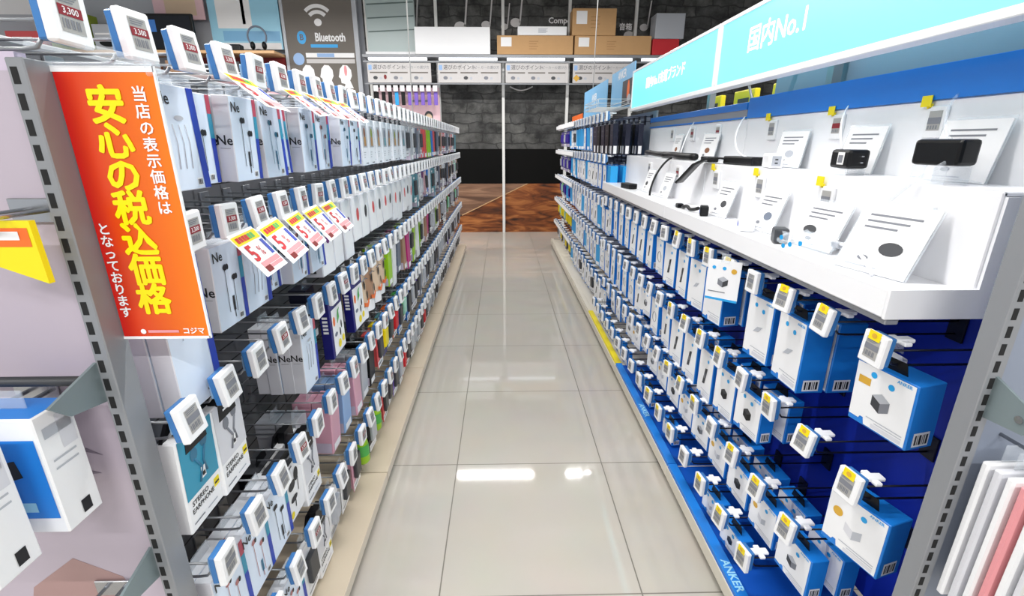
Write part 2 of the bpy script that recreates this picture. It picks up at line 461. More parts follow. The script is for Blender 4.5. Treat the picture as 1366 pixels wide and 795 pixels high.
K = {}
K['ne_black'] = earphone_box('earphone_box', 'white earphone box with black earbuds', 'ink')
K['ne_teal'] = earphone_box('earphone_box', 'white earphone box with teal earbuds', 'ink_teal')
K['ne_rose'] = earphone_box('earphone_box', 'white earphone box with rose earbuds', 'ink_rose')
K['ne_plain'] = earphone_box('earphone_box', 'pale earphone box with blue edge', 'ink_pale', False, False, picture=False)
K['ne_cable'] = earphone_box('cable_box', 'pale cable box with blue edge', 'ink_grey', False, True, picture=False, h=.255, w=.112)

def window_box(desc, c1, c2):
    w, h, d = .095, .172, .045; zt = TOP
    c = carton(w, h, d, 'carton_white', 'carton_white', 'white')
    for k in range(16): c.rect((-d + .005, -w / 2 - E, zt - .02 - k * .009), X, Z, 0, .034 - (k % 3) * .006, 0, .002, 'ink_pale')
    wn = MB().rect((E, 0, zt), Y, Z, -.03, .03, -.105, -.025, 'silver')
    wn.disc((E * 2, 0, zt - .05), Y, Z, .013, .018, c1, 16).rect((E * 2, 0, zt), Y, Z, -.014, .014, -.1, -.066, c2)
    le = MB()
    for k in range(3): le.rect((E, -.03, zt - .125 - k * .009), Y, Z, 0, .03 - k * .006, 0, .003, 'ink_pale')
    le.rect((E, 0, zt - h + .006), Y, Z, -.01, .03, 0, .004, 'ink_grey')
    return Kind('window_box', 'earphone box', desc, [('carton', c), ('window', wn), ('lettering', le), ('hang_tab', tab(.055, m='black'))], h)
K['win_gold'] = window_box('white window box with gold insert', 'brown', 'amber')
K['win_green'] = window_box('white window box with green and gold insert', 'olive', 'amber')
K['win_blue'] = window_box('white window box with blue insert', 'slate', 'teal')

def stereo_box(desc, pic, ink):
    w, h, d = .098, .185, .03; zt = TOP
    c = carton(w, h, d, 'white', 'white', 'white', .003)
    pc = MB().rect((E, 0, zt), Y, Z, -w / 2 + .003, w / 2 - .001, -.118, -.001, pic)
    for (a, b, t) in ((-.012, -.045, .5), (.018, -.035, -.3)):
        pc.disc((E * 2, a, zt + b), Y, Z, .01, .013, ink, 14)
        pc.tube([(E * 2, a, zt + b - .01), (E * 2, a + t * .03, zt + b - .035), (E * 2, a + t * .01, zt + b - .06)], .0022, ink, 6)
    pc.rect((E * 3, .004, zt - .088), Y, Z, -.006, .006, -.014, .008, 'paper').rect((E * 4, .004, zt - .088), Y, Z, -.004, .004, -.01, -.002, 'ink')
    le = MB().text('STEREO', .0135, (E, -.013, zt - .131), Y, Z, 'ink', .02).text('EARPHONE', .0135, (E, -.007, zt - .145), Y, Z, 'ink', .02, .93)
    le.rect((E, -.04, zt - .17), Y, Z, 0, .03, 0, .003, 'ink_grey').rect((E, 0, zt - .17), Y, Z, 0, .03, 0, .003, 'ink_pale')
    le.rect((E, .027, zt - .146), Y, Z, 0, .016, 0, .018, 'sticker').rect((E * 2, .029, zt - .14), Y, Z, 0, .012, 0, .004, 'ink')
    hd = MB().prism([(-.017, -.03, -.045), (-.017, .03, -.045), (-.017, .024, .018), (-.017, -.024, .018)], (.0185, 0, 0), 'black')
    hd.rect((.0022, 0, -.03), Y, Z, -.016, .016, 0, .004, 'paper')
    hd.prism([(-.026, -.049, TOP - .001), (-.026, .02, TOP - .001), (-.026, .012, .012), (-.026, -.03, .012)], (.006, 0, 0), 'black')
    return Kind('earphone_box', 'earphone box', desc, [('carton', c), ('picture', pc), ('lettering', le), ('header', hd)], h)
K['stereo_teal'] = stereo_box('white earphone box with teal picture', 'strip_teal', 'ink_teal')
K['stereo_grey'] = stereo_box('white earphone box with pale grey picture', 'carton_side', 'ink_grey')

def white_box(name, desc, dot, w=.095, h=.18, d=.06):
    zt = TOP
    c = carton(w, h, d, 'white', 'carton_side', 'white', .003)
    p = MB()
    if dot: p.disc((E, .012, zt - h * .42), Y, Z, .016, .024, dot, 18)
    for k in range(3): p.rect((-d * .5, -w / 2 - E, zt - h * .3 - k * .01), X, Z, -.01, .012 - k * .003, 0, .003, 'ink_pale')
    p.rect((-d * .5, -w / 2 - E, zt - h * .22), X, Z, -.002, .002, 0, .004, 'ink')
    q = MB().rect((-d * .5, -w / 2 - E, zt - h + .012), X, Z, -.009, .009, 0, .018, 'ink').rect((-d * .5, -w / 2 - E, zt - h + .036), X, Z, -.012, .012, 0, .004, 'ink_grey')
    return Kind(name, 'small box', desc, [('carton', c), ('picture', p), ('code_print', q), ('hang_tab', tab(.05))], h)
K['white_maroon'] = white_box('gadget_box', 'white gadget box with maroon oval', 'plum', .095, .2)
K['white_plain'] = white_box('gadget_box', 'plain white gadget box', None, .095, .2)
K['white_small'] = white_box('gadget_box', 'small white gadget box with rose dot', 'coral', .1, .16, .05)
K['white_tiny'] = white_box('gadget_box', 'low white gadget box with dark dot', 'charcoal', .1, .165, .05)

def navy_box(desc):
    w, h, d = .125, .185, .03; zt = TOP
    c = carton(w, h, d, 'navy', 'navy')
    p = MB().rect((E, 0, zt), Y, Z, -.045, w / 2 - .002, -h + .004, -.03, 'white')
    p.prism([(E * 2, .0, zt - .085), (E * 2, .02, zt - .07), (E * 2, .018, zt - .05), (E * 2, .03, zt - .04), (E * 2, .012, zt - .045), (E * 2, .004, zt - .06)], (E, 0, 0), 'green')
    p.disc((E * 2, -.028, zt - .07), Y, Z, .01, .016, 'orange', 12).disc((E * 2, -.02, zt - .115), Y, Z, .014, .007, 'slate', 12)
    p.disc((E * 2, .036, zt - .1), Y, Z, .006, .014, 'ink', 12).disc((E * 2, .02, zt - .12), Y, Z, .006, .014, 'ink', 12)
    b = MB().disc((E * 3, .005, zt - .155), Y, Z, .014, .014, 'sticker', 16).disc((E * 3, .042, zt - .15), Y, Z, .012, .012, 'sticker', 16)
    le = MB()
    for k in range(5): le.rect((-d / 2, -w / 2 - E, zt - .05 - k * .012), X, Z, -.008, .008, 0, .007, 'paper')
    return Kind('cable_box', 'cable box', desc, [('carton', c), ('picture', p), ('badge', b), ('lettering', le), ('hang_tab', tab(.06, m='navy'))], h)
K['navy'] = navy_box('navy cable box with green and orange picture')

def beige_pack(desc, m='beige', arc='orange'):
    w, h, d = .09, .19, .03; zt = TOP
    c = MB(); pts = []
    n = 8
    prof = [(-w / 2 + w * i / n, .5 * d * (1 - ((2 * i / n) - 1) ** 2)) for i in range(n + 1)]
    vs = []; fs = []
    for zi in (zt, zt - h * .75, zt - h):
        for (yy, xx) in prof: vs.append((-d * .6 + xx * 1.1, yy, zi))
    for r_ in range(2):
        for i in range(n): fs.append((r_ * (n + 1) + i, (r_ + 1) * (n + 1) + i, (r_ + 1) * (n + 1) + i + 1, r_ * (n + 1) + i + 1))
    c.add(vs, fs[:n], m, True).add(vs, fs[n:], 'white', True)
    c.add([(-d * .6, y_, z_) for z_ in (zt, zt - h) for y_ in (-w / 2, w / 2)], [(0, 1, 3, 2)], m)
    p = MB()
    p.disc((.001, -.012, zt - .055), Y, Z, .008, .018, 'ink', 14).disc((.0012, .012, zt - .1), Y, Z, .008, .018, 'ink', 14)
    p.tube([(.001, -.035, zt - .035), (.002, 0, zt - .03), (.001, .03, zt - .04)], .002, 'ink_grey', 6)
    a = MB().prism([(-.001, -.03, zt - .135), (.001, 0, zt - .147), (-.001, .03, zt - .135), (-.001, .03, zt - .12), (.001, 0, zt - .131), (-.001, -.03, zt - .12)], (.002, 0, 0), arc)
    return Kind('headset_pouch', 'headset pack', desc, [('pouch', c), ('picture', p), ('band', a), ('hang_tab', tab(.05, m='paper'))], h)
K['beige'] = beige_pack('beige headset pouch with orange band')
K['beige_tan'] = beige_pack('tan headset pouch with orange band', 'tan')

def card_pack(name, desc, m, m2='white', w=.085, h=.16, d=.014, cat='accessory pack', window='ink'):
    zt = TOP
    c = MB().box(-.0025, 0, -w / 2, w / 2, zt - h, zt, m, .0008)
    c.rect((E, 0, zt), Y, Z, -w / 2 + .002, w / 2 - .002, -h + .002, -h + .03, m2)
    bl = MB().box(0, d, -w * .32, w * .32, zt - h * .72, zt - h * .2, m2 if window is None else window, .004)
    le = MB().rect((E, 0, zt), Y, Z, -w * .38, w * .1, -h * .15, -h * .08, m2).rect((E, 0, zt), Y, Z, -w * .38, w * .3, -h + .012, -h + .018, 'ink_grey')
    bk = MB().box(-.02, -.0028, -w * .42, w * .42, zt - h * .96, zt - h * .06, m, .004)
    return Kind(name, cat, desc, [('card', c), ('blister', bl), ('lettering', le), ('backing', bk), ('hang_tab', tab(.04, m='clear_film'))], h)
def tall_box(name, desc, m, front=None, w=.075, h=.185, d=.055, cat='accessory box'):
    zt = TOP
    c = carton(w, h, d, front or m, m, m, .002)
    le = MB().rect((E, 0, zt), Y, Z, -w * .35, w * .35, -h + .006, -h + .03, 'paper').rect((-d / 2, -w / 2 - E, zt), X, Z, -d * .42, d * .42, -h + .004, -h + .04, 'mauve')
    le.rect((-d / 2, -w / 2 - E, zt), X, Z, -d * .5, d * .5, -.04, -.001, m)
    return Kind(name, cat, desc, [('carton', c), ('label', le), ('hang_tab', tab(.05, m='clear_film'))], h)
for key, m, word in [('pink', 'pink', 'pink'), ('powder', 'powder', 'powder blue'), ('black', 'black', 'black'), ('silver', 'silver', 'silver grey'), ('coral', 'coral', 'coral red'),
                     ('lime', 'lime', 'lime green'), ('teal', 'teal', 'grey teal'), ('plum', 'plum', 'plum purple'), ('blue', 'blue', 'bright blue'), ('magenta', 'magenta', 'magenta'),
                     ('tan', 'tan', 'tan brown'), ('slate', 'slate', 'slate grey'), ('violet', 'violet', 'violet'), ('white', 'white', 'white'), ('rose', 'rose', 'pale rose'), ('navy', 'dark_navy', 'dark navy')]:
    K['t_' + key] = tall_box('slim_box', word + ' slim accessory box', m)
    K['c_' + key] = card_pack('blister_pack', word + ' blister card pack', m, window='charcoal' if key not in ('black', 'navy', 'slate') else 'silver')
K['c_yellow'] = card_pack('blister_pack', 'yellow blister card pack', 'yellow', 'navy', window='yellow')
K['c_orange'] = card_pack('blister_pack', 'orange blister card pack', 'orange', window='red')
K['c_green'] = card_pack('blister_pack', 'green blister card pack', 'green', window='mint')
K['c_purple'] = card_pack('cable_pack', 'purple cable card pack', 'purple', 'mauve', w=.075, window='purple')
K['c_clear'] = card_pack('blister_pack', 'clear white blister card pack', 'paper', 'silver', window='ink_pale')

def pouch(desc, m, m2):
    w, h = .06, .15; zt = TOP
    c = MB()
    c.tube([(-.012, 0, zt), (-.012, 0, zt - .02), (-.012, 0, zt - h * .5), (-.012, 0, zt - h + .01), (-.012, 0, zt - h)], [.012, .02, .026, .027, .02], m, 14)
    b = MB().tube([(-.012, 0, zt - h * .45), (-.012, 0, zt - h * .75)], [.0268, .0275], m2, 14, cap=False)
    return Kind('cleaning_bottle', 'bottle', desc, [('body', c), ('sleeve', b), ('hang_tab', tab(.03))], h)
K['bottle_lime'] = pouch('lime green hanging bottle', 'lime', 'green')

def headset_box(desc):
    w, h, d = .105, .165, .05; zt = TOP
    c = carton(w, h, d, 'white', 'black', 'charcoal')
    p = MB(); o = E * 2
    p.disc((o, .012, zt - .045), Y, Z, .012, .02, 'ink', 14).disc((o, -.014, zt - .062), Y, Z, .018, .014, 'ink', 14).rect((o, .018, zt), Y, Z, 0, .003, -.1, -.05, 'ink')
    p.disc((o, -.008, zt - .105), Y, Z, .018, .009, 'ink', 14).rect((o, 0, zt), Y, Z, -.004, .0, -.135, -.1, 'ink').disc((o, -.024, zt - .145), Y, Z, .009, .01, 'sticker', 12)
    p.rect((o, -.04, zt - .012), Y, Z, 0, .035, 0, .004, 'ink_grey')
    return Kind('headset_box', 'headset box', desc, [('carton', c), ('picture', p), ('hang_tab', tab(.05, m='black'))], h)
K['headset'] = headset_box('black and white headset box')

# ------------- blue charger packages
def device(p, kind, cy, cz, s, o=E * 2):
    """an isometric power adapter or cable printed on the front"""
    if kind in ('black', 'grey', 'pale'):
        top, l, r_ = {'black': ('charcoal', 'ink', 'black_gloss'), 'grey': ('silver', 'charcoal', 'ink_grey'), 'pale': ('white', 'carton_side', 'ink_pale')}[kind]
        a = [(0, 1), (.87, .5), (.87, -.5), (0, -1), (-.87, -.5), (-.87, .5)]
        P = lambda q: (o, cy + q[0] * s, cz + q[1] * s)
        p.poly([P(a[0]), P(a[5]), P((0, 0)), P(a[1])][::-1], top)
        p.poly([P(a[5]), P(a[4]), P(a[3]), P((0, 0))], l)
        p.poly([P((0, 0)), P(a[3]), P(a[2]), P(a[1])], r_)
    elif kind == 'bank':
        p.prism([(o, cy - s * .8, cz - s * 1.9), (o, cy + s * .1, cz - s * 1.7), (o, cy + s * .8, cz + s * 1.8), (o, cy - s * .1, cz + s * 1.6)], (E, 0, 0), 'charcoal')
        p.rect((o + 2 * E, cy, cz), Y, Z, -.2 * s, .25 * s, -.5 * s, .5 * s, 'ink_grey')
    elif kind == 'cable':
        pts = [(o, cy + s * .8 * math.cos(t) * (1 + .02 * t), cz + s * math.sin(t)) for t in [i * .45 for i in range(24)]]
        p.tube(pts, .0011, 'ink_grey', 4)
    elif kind == 'faint':
        p.prism([(o, cy - s, cz - s * .5), (o, cy + s * .2, cz - s * .2), (o, cy + s, cz + s * .7), (o, cy - s * .1, cz + s * .5)], (E, 0, 0), 'ink_pale')

def charger_box(desc, dev, w=.118, h=.135, d=.045, gold=None, badges=2, name='charger_box', cat='charger box', front='white'):
    zt = TOP
    c = carton(w, h, d, 'blue', 'blue', 'blue')
    f = MB().poly([(E, -w / 2 + .002, zt - h + .012), (E, -w / 2 + .024, zt - h + .012), (E, -w / 2 + .027, zt - h + .018), (E, -w / 2 + .034, zt - h + .018), (E, -w / 2 + .037, zt - h + .004), (E, w / 2 - .004, zt - h + .004),
                   (E, w / 2 - .004, zt - .003), (E, -w / 2 + .002, zt - .003)], front)
    p = MB()
    device(p, dev, 0, zt - h * .52, min(w, h) * (.17 if dev not in ('cable',) else .26))
    for k in range(badges): p.disc((E * 2, w * (.12 - .3 * k), zt - h * (.14 + .06 * (1 - k))), Y, Z, .0065, .0065, 'sky', 14)
    p.rect((E * 2, w / 2 - .01, zt - h * .83), -Y, Z, 0, w * .6, 0, .0022, 'ink_pale').rect((E * 2, w / 2 - .01, zt - h * .87), -Y, Z, 0, w * .45, 0, .0018, 'ink_pale')
    p.rect((E * 2, w / 2 - .01, zt - h * .95), -Y, Z, 0, w * .5, 0, h * .06, 'carton_side')
    if gold == 'round': p.disc((E * 2, -w * .3, zt - h * .36), Y, Z, .011, .011, 'gold', 18)
    if gold == 'bar': p.rect((E * 2, -w * .42, zt - h * .34), Y, Z, 0, .026, 0, .016, 'gold')
    p.text('ANKER', .009, (E * 2, w * .3, zt - h * .065), Y, Z, 'sky', .02)
    b = barcode(0, zt - h + .006, d * .6, min(.03, h * .24), 'side', w / 2 + E, -d * .2)
    b2 = barcode(0, zt - h + .006, d * .6, min(.03, h * .24), 'side', -w / 2 - E, -d * .8)
    # the printed side label faces the aisle mouth once the box hangs on its hook
    return Kind(name, cat, desc, [('carton', c), ('front_panel', f), ('picture', p), ('barcode_label', b), ('hang_tab', tab(.055, m='black'))], h)
K['ch_black'] = charger_box('white and blue charger box with black cube', 'black')
K['ch_gold'] = charger_box('large charger box with gold bar and dark cube', 'grey', .125, .135, .06, 'bar')
K['ch_round'] = charger_box('charger box with pale cube and gold disc', 'pale', .125, .135, .06, 'round', 1)
K['ch_grey'] = charger_box('white and blue charger box with grey cube', 'grey')
K['ch_pale'] = charger_box('white and blue charger box with pale cube', 'pale', gold='round')
K['ch_faint'] = charger_box('tall charger box with faint device', 'faint', .112, .185, .07)
K['ch_cube_tall'] = charger_box('tall charger box with black cube', 'black', .11, .165, .065)
K['bank'] = charger_box('tall power bank box with dark slab', 'bank', .105, .185, .065, name='power_bank_box', cat='power bank box', badges=1)
K['cable'] = charger_box('slim cable box with cable loop', 'cable', .095, .175, .055, name='cable_box', cat='cable box', badges=1)
K['b_sky'] = tall_box('cable_box', 'sky blue slim cable box', 'sky', 'sky', .095, .18, .05, 'cable box')
K['b_half'] = charger_box('slim blue and white cable box', 'bank', .09, .18, .055, name='cable_box', cat='cable box', badges=1)
def dark_box(desc, m):
    w, h, d = .085, .2, .035; zt = TOP
    c = carton(w, h, d, m, m, m)
    l = MB().rect((E, 0, zt), Y, Z, -.016, .016, -h + .01, -h + .06, 'paper')
    l.rect((-d / 2, w / 2 + E, zt), -X, Z, -.011, .011, -h + .01, -h + .06, 'paper')
    t = MB().text('ANKER', .012, (E, .0, zt - .04), Y, Z, 'ink_grey', .01).rect((E, 0, zt - .075), Y, Z, -.02, .02, 0, .003, 'ink_grey')
    return Kind('cable_box', 'cable box', desc, [('carton', c), ('label', l), ('lettering', t), ('hang_tab', tab(.05, m='clear_film'))], h)
K['d_black'] = dark_box('tall black cable box', 'black_gloss')
K['d_navy'] = dark_box('tall dark navy cable box', 'dark_navy')
K['redpack'] = card_pack('blister_pack', 'white pack with red lines', 'white', 'red', .075, .135, .006, window='paper')

# ---------------------------------------------------------------- hooks with electronic price tags
def price_tag(sticker, red):
    case = MB().box(0, .013, -.026, .026, -.031, .031, 'case_white', .0025)
    case.box(-.012, 0, -.022, .022, -.028, .029, 'holder_blue', .002)
    scr = MB().rect((.0134, 0, 0), Y, Z, -.0155, .0155, -.019, .021, 'screen')
    o = (.0138, 0, 0)
    scr.rect(o, Y, Z, -.0155, .0155, -.002, .009, 'screen_red' if red else 'ink_grey')
    for k in range(3): scr.rect(o, Y, Z, -.013, .006 + .003 * k, .012 + .0028 * k, .0134 + .0028 * k, 'ink_grey')
    for k in range(7): scr.rect(o, Y, Z, -.013 + k * .0035, -.0115 + k * .0035 + (k % 2) * .001, -.015, -.005, 'ink_grey')
    if red: scr.text('3,300', .0095, (.0141, 0, .0035), Y, Z, 'paper', .01)
    st = MB().box(.013, .0142, -.013, .013, .017, .0345, 'sticker').disc((.0146, 0, .026), Y, Z, .006, .005, 'gold', 10) if sticker else None
    return case, scr, st

def hook_parts(L, dark, clip):
    wire = 'wire_dark' if dark else 'wire_grey'
    plate = MB().box(-L + .0005, -L + .006, -.02, .02, -.05, .01, wire, .001)
    prong = MB()
    prong.tube([(-L + .001, 0, -.034), (-.05, 0, -.034), (-.034, 0, -.032), (-.026, 0, -.022)], .0024, wire, 6)
    arm = MB().tube([(-L + .001, 0, -.004), (-.012, 0, -.004)], .0022, wire, 6)
    arm.box(-.02, -.01, -.012, .012, -.02, .012, 'holder_clear', .001)
    if clip:
        arm.box(-.06, -.014, -.010, .010, .014, .022, 'case_white', .002).box(-.045, -.03, -.022, .022, .012, .02, 'case_white', .002)
    return plate, prong, arm

_HOOK = {}
def place_hook(side, L, sticker, red, near, loc, rot, label):
    key = (side, L, sticker, red)
    if key not in _HOOK: _HOOK[key] = {}
    C = _HOOK[key]
    name = 'peg_hook' if side == 'l' else 'clip_hook'
    group = 'peg hooks on the earphone rack' if side == 'l' else 'clip hooks on the blue charger rack'
    if not C:
        plate, prong, arm = hook_parts(L, side == 'r', side == 'r')
        case, scr, st = price_tag(sticker, red)
        C['parts'] = (plate.mesh('back_plate'), prong.mesh('prong'), arm.mesh('tag_arm'), case.mesh('price_tag'), scr.mesh('screen'), st.mesh('sticker') if st else None)
        one = MB()
        for q in (plate, prong, arm, case, scr): one.merge(q)
        if st: one.merge(st)
        C['one'] = one.mesh(name)
    if not near:
        return tag(link(name, C['one'], None, loc, rot), label, 'hook', group)
    root = link(name, None, None, loc, rot); tag(root, label, 'hook', group)
    p = C['parts']
    for n, me in zip(('back_plate', 'prong', 'tag_arm'), p[:3]): link(n, me, root)
    pt = link('price_tag', p[3], root)
    tilt = random.uniform(-.06, .06) if side == 'l' else random.uniform(-.02, .2); pt.rotation_euler = (random.uniform(-.05, .05), random.uniform(-.14, .02), tilt)
    link('screen', p[4], pt)
    if p[5]: link('sticker', p[5], pt)
    return root

# ---------------------------------------------------------------- grey earphone rack (along one side of the aisle)
XL = -.80          # face of its peg panel
LY0, LY1 = .60, 5.90
def slotted(x0, x1, y0, y1, z0, z1, m, slot_face, ny=None):
    b = MB().box(x0, x1, y0, y1, z0, z1, m, .0015)
    n = int((z1 - z0) / .028)
    for k in range(n):
        zc = z0 + .02 + k * .028
        if slot_face == '-y':
            xc = x0 * .6 + x1 * .4; b.box(xc - .0038, xc + .0038, y0 - .0006, y0 + .004, zc, zc + .018, 'slot_dark')
    return b
panel = MB().box(XL - .012, XL, LY0 + .05, LY1, .1, 1.455, 'panel_dark')
nh = 0
for zi in range(26):
    zc = .14 + zi * .05
    panel.box(XL - .004, XL + .0002, LY0 + .06, LY1 - .02, zc, zc + .004, 'slot_dark')
parts = [('peg_panel', panel)]
parts.append(('slotted_post', slotted(-.558, -.537, .600, .640, 0, 1.392, 'steel', '-y')))
y = LY0 + .05
k = 0
while y < LY1 - .05:
    y1 = min(y + .9, LY1)
    parts.append(('base_board', MB().box(XL, -.452, y + .002, y1 - .002, .045, .085, 'deck', .002, {'+x': 'deck_edge'})))
    parts.append(('foot', MB().box(-.53, -.47, y + .1, y + .16, 0, .045, 'foot_black', .003)))
    parts.append(('rear_post', MB().box(XL - .04, XL - .012, y - .015, y + .015, 0, 1.40, 'steel')))
    y = y1; k += 1
parts.append(('top_rail', MB().box(XL - .03, XL - .001, LY0 + .05, LY1, 1.4551, 1.465, 'steel_light', .002)))
thing('display_rack', parts, 'grey double sided earphone rack with beige base boards', 'display rack')

ROWN = ['top', 'second', 'third', 'fourth', 'bottom', 'lowest']
L_Z = [1.437, 1.167, .886, .592, .331]
# runs: (from y, kinds cycled, packages per hook)
def pick(runs, y):
    cur = None
    for r_ in runs:
        if y >= r_[0] - 1e-6: cur = r_
    return cur
L_RUNS = [
    [(0.5, [None, None], 2), (.8, ['ne_plain', 'ne_black@1', 'ne_black', 'ne_teal', 'ne_black@1', 'ne_teal', 'ne_rose', 'ne_plain@1', 'ne_teal', 'ne_black'], 2), (1.90, ['win_gold', 'win_green', 'win_gold', 'win_blue'], 1),
     (2.82, ['c_silver', 't_silver', 'c_white', 't_slate'], 1), (3.3, ['t_coral'], 1), (3.55, ['t_lime'], 1), (3.75, ['t_blue', 't_coral', 't_navy'], 1), (4.1, ['t_slate', 'c_silver', 't_tan', 'c_rose', 'c_coral', 'c_white', 't_slate'], 1), (5.65, ['t_teal'], 1)],
    [(.5, ['ne_cable'], 2), (.82, ['ne_black', 'ne_plain', 'ne_rose@1', 'ne_rose', 'ne_teal'], 2), (1.36, ['white_maroon', 'white_plain', 'white_maroon'], 1), (1.72, ['white_small', 'white_tiny', 'white_small', 'white_tiny'], 2),
     (2.85, ['c_teal', 't_teal', 'c_clear', 't_plum', 'c_rose', 't_blue', 't_white'], 1), (4.0, ['t_navy', 't_slate', 'c_tan', 'c_white', 't_white', 'c_silver'], 1), (5.0, ['c_white', 't_white', 'c_tan', 'c_clear', 'c_green'], 1)],
    [(.5, ['stereo_teal', 'stereo_grey'], 1), (.82, ['t_silver@4', 't_black@3', None], 1), (1.13, ['ne_side'], 4), (1.24, ['t_slate@3'], 1), (1.35, ['navy', 't_navy@2'], 1), (1.72, ['beige', 'beige_tan', 'beige', 'beige'], 2), (2.15, ['t_lime', 't_white', 't_slate', 't_tan', 't_magenta', 'c_silver'], 2),
     (3.0, ['c_lime', 't_white', 't_tan', 't_magenta', 'c_navy', 'c_clear', 't_silver'], 1), (4.1, ['c_slate', 'c_black', 'c_clear', 'c_white', 't_tan', 'c_green', 'c_coral'], 1)],
    [(.5, ['ne_rose', 'ne_rose', 'ne_black', 'headset', 'stereo_grey'], 2), (1.06, ['stereo_grey', 't_silver@1', 't_pink', 't_powder', 't_pink', 't_silver', 't_black', 'c_coral'], 2), (1.9, ['c_yellow', 'c_teal', 'c_orange', 'c_blue', 'c_green', 'c_blue'], 2),
     (2.6, ['c_black', 'c_silver', 'c_violet', 't_slate', 'c_clear', 'c_violet', 'c_blue', 'c_black'], 1), (4.0, ['c_clear', 'c_slate', 'c_tan', 'c_white', 'c_black', 'c_violet'], 1)],
    [(.5, ['ne_rose', 'ne_black', 'ne_rose', 't_white'], 1), (1.0, ['c_white', 'stereo_grey', 'c_clear', 'c_white', 'c_pink'], 1), (1.55, ['bottle_lime', 'c_black', 'bottle_lime'], 1), (1.85, ['c_coral', 'c_rose', 'c_violet', 'c_slate', 'c_orange'], 1),
     (2.5, ['c_black', 'c_clear', 'c_slate', 'c_tan', 'c_orange', 'c_white'], 1), (3.6, ['c_silver', 'c_black', 'c_clear', 'c_violet', 'c_white', 'c_rose'], 1)],
]
K['ne_side'] = earphone_box('earphone_box', 'pale boxed earphones with grey sides', 'ink_pale', True, True, h=.19, w=.1, picture=False)
NEAR_L = 2.3
for ri, z in enumerate(L_Z):
    y = [.62, .757, .660, .667, .67][ri] if ri != 0 else .62
    n = 0
    kcount = {}
    back = {}
    while y < LY1 - .06:
        n += 1
        near = y < NEAR_L
        lab = f'wire hook with white price tag, {ordinal(n)} along {ROWN[ri]} row, earphone rack'
        place_hook('l', .30, False, (ri in (0, 1) or n % 4 == 0) and near, near, (-.5, y, z), (0, 0, 0), lab)
        run = pick(L_RUNS[ri], y)
        idx = kcount.get(run[0], 0); kcount[run[0]] = idx + 1
        kn = run[1][idx % len(run[1])]
        if kn:
            kn, _, back_n = kn.partition('@'); back_n = int(back_n or 0)
            kd = K[kn]
            dep = {'ne': .0345, 'wh': .062, 'st': .05, 'c_': .045}.get(kn[:2], .06)
            for b in range(run[2]):
                xx = -.53 - (b + back_n) * dep
                yy = y + random.uniform(-.003, .003) + (max(0, .050 - .012 * (n - 1)) if ri > 1 else (.034 if ri == 1 and 1 < n <= 6 else 0))
                if xx < -.705: break
                pos = (f'{ordinal(n)} hook along {ROWN[ri]} row, earphone rack')
                lab = f'{kd.desc}, {pos}' if b == 0 else f'{kd.cat} {ORD[b]} behind the front one, {pos}'
                ob = kd.place((xx, yy, z - .036), (0, random.uniform(-.02, .05) if b == 0 else 0, random.uniform(-.05, .05) if run[2] == 1 else 0), near, lab, f'packages on the {ROWN[ri]} row of the earphone rack')
                if not near and ri in (1, 2, 3): ob.scale = (1, random.uniform(.9, 1.08), random.uniform(.95, 1.22))
        y += .11

# point cards clipped under tags
def point_card():
    c = MB().box(-.0006, 0, -.047, .047, -.091, .003, 'paper')
    o = (E, 0, 0)
    pr = MB().rect(o, Y, Z, -.044, .044, -.022, -.003, 'sticker')
    for k in range(6): pr.rect((2 * E, -.036 + k * .011, 0), Y, Z, 0, .009, -.018, -.007, 'red' if k not in (4, 5) else 'green')
    pr.rect(o, Y, Z, .03, .042, -.06, -.026, 'strip_blue').rect(o, Y, Z, -.03, .042, -.074, -.064, 'card_pink').rect(o, Y, Z, -.03, -.008, -.086, -.074, 'dark_red').rect(o, Y, Z, -.008, .042, -.082, -.075, 'card_pink')
    t = MB().text('5', .046, (2 * E, -.024, -.045), Y, Z, 'red', .03).text('%', .03, (2 * E, .006, -.046), Y, Z, 'red', .0, .7)
    return c.mesh('sheet'), pr.mesh('print'), t.mesh('lettering')
pc = point_card()
for ri, ys in ((0, (.98, 1.20, 1.32, 1.44, 1.56)), (1, (.905, 1.01, 1.125, 1.235, 1.345))):
    for n, y in enumerate(ys):
        root = thing('point_card', [('sheet', pc[0], [('print', pc[1]), ('lettering', pc[2])])],
                     f'white five percent card with yellow header, {ordinal(n + 1)} hanging along {ROWN[ri]} row', 'price card',
                     (-.478, y - .035, L_Z[ri] - .022), (random.uniform(-.12, .12), R(-38 if ri else -52), random.uniform(-.15, .1)), 'five percent cards on the earphone rack')

# orange hanging sign
sg = MB().box(-.0625, .0625, -.0015, .0015, -.36, 0, 'sign_print')
bd = MB().box(-.064, .064, -.002, .002, -.364, -.36, 'white').box(-.064, .064, -.002, .002, 0, .007, 'white').box(.0625, .0645, -.002, .002, -.364, .007, 'white')
def column(txt, x, ztop, size, step, m, bold):
    b = MB()
    for k, ch in enumerate(txt):
        b.text(ch, size, (x, -.0024, ztop - k * step), X, Z, m, bold)
    return b
big = column('安心の税込価格', -.005, -.042, .0485, .0438, 'sign_yellow', .035)
wr = column('当店の表示価格は', .040, -.027, .0195, .0206, 'paper', .02)
wl = column('となっております', -.050, -.2, .018, .0175, 'paper', .02)
bt = MB().text('コジマ', .011, (.042, -.0024, -.352), X, Z, 'paper', .03).rect((0, -.0024, -.354), X, Z, -.025, .02, 0, .004, 'card_pink').disc((-.032, -.0024, -.352), X, Z, .004, .004, 'paper', 12)
clip = MB().tube([(-.085, 0, .03), (-.01, 0, .026), (.05, -.0, .012)], .006, 'clear_film', 8).box(-.09, .06, -.004, .004, .006, .012, 'clear_film').box(.055, .07, -.006, .006, -.005, .02, 'clear_film', .002)
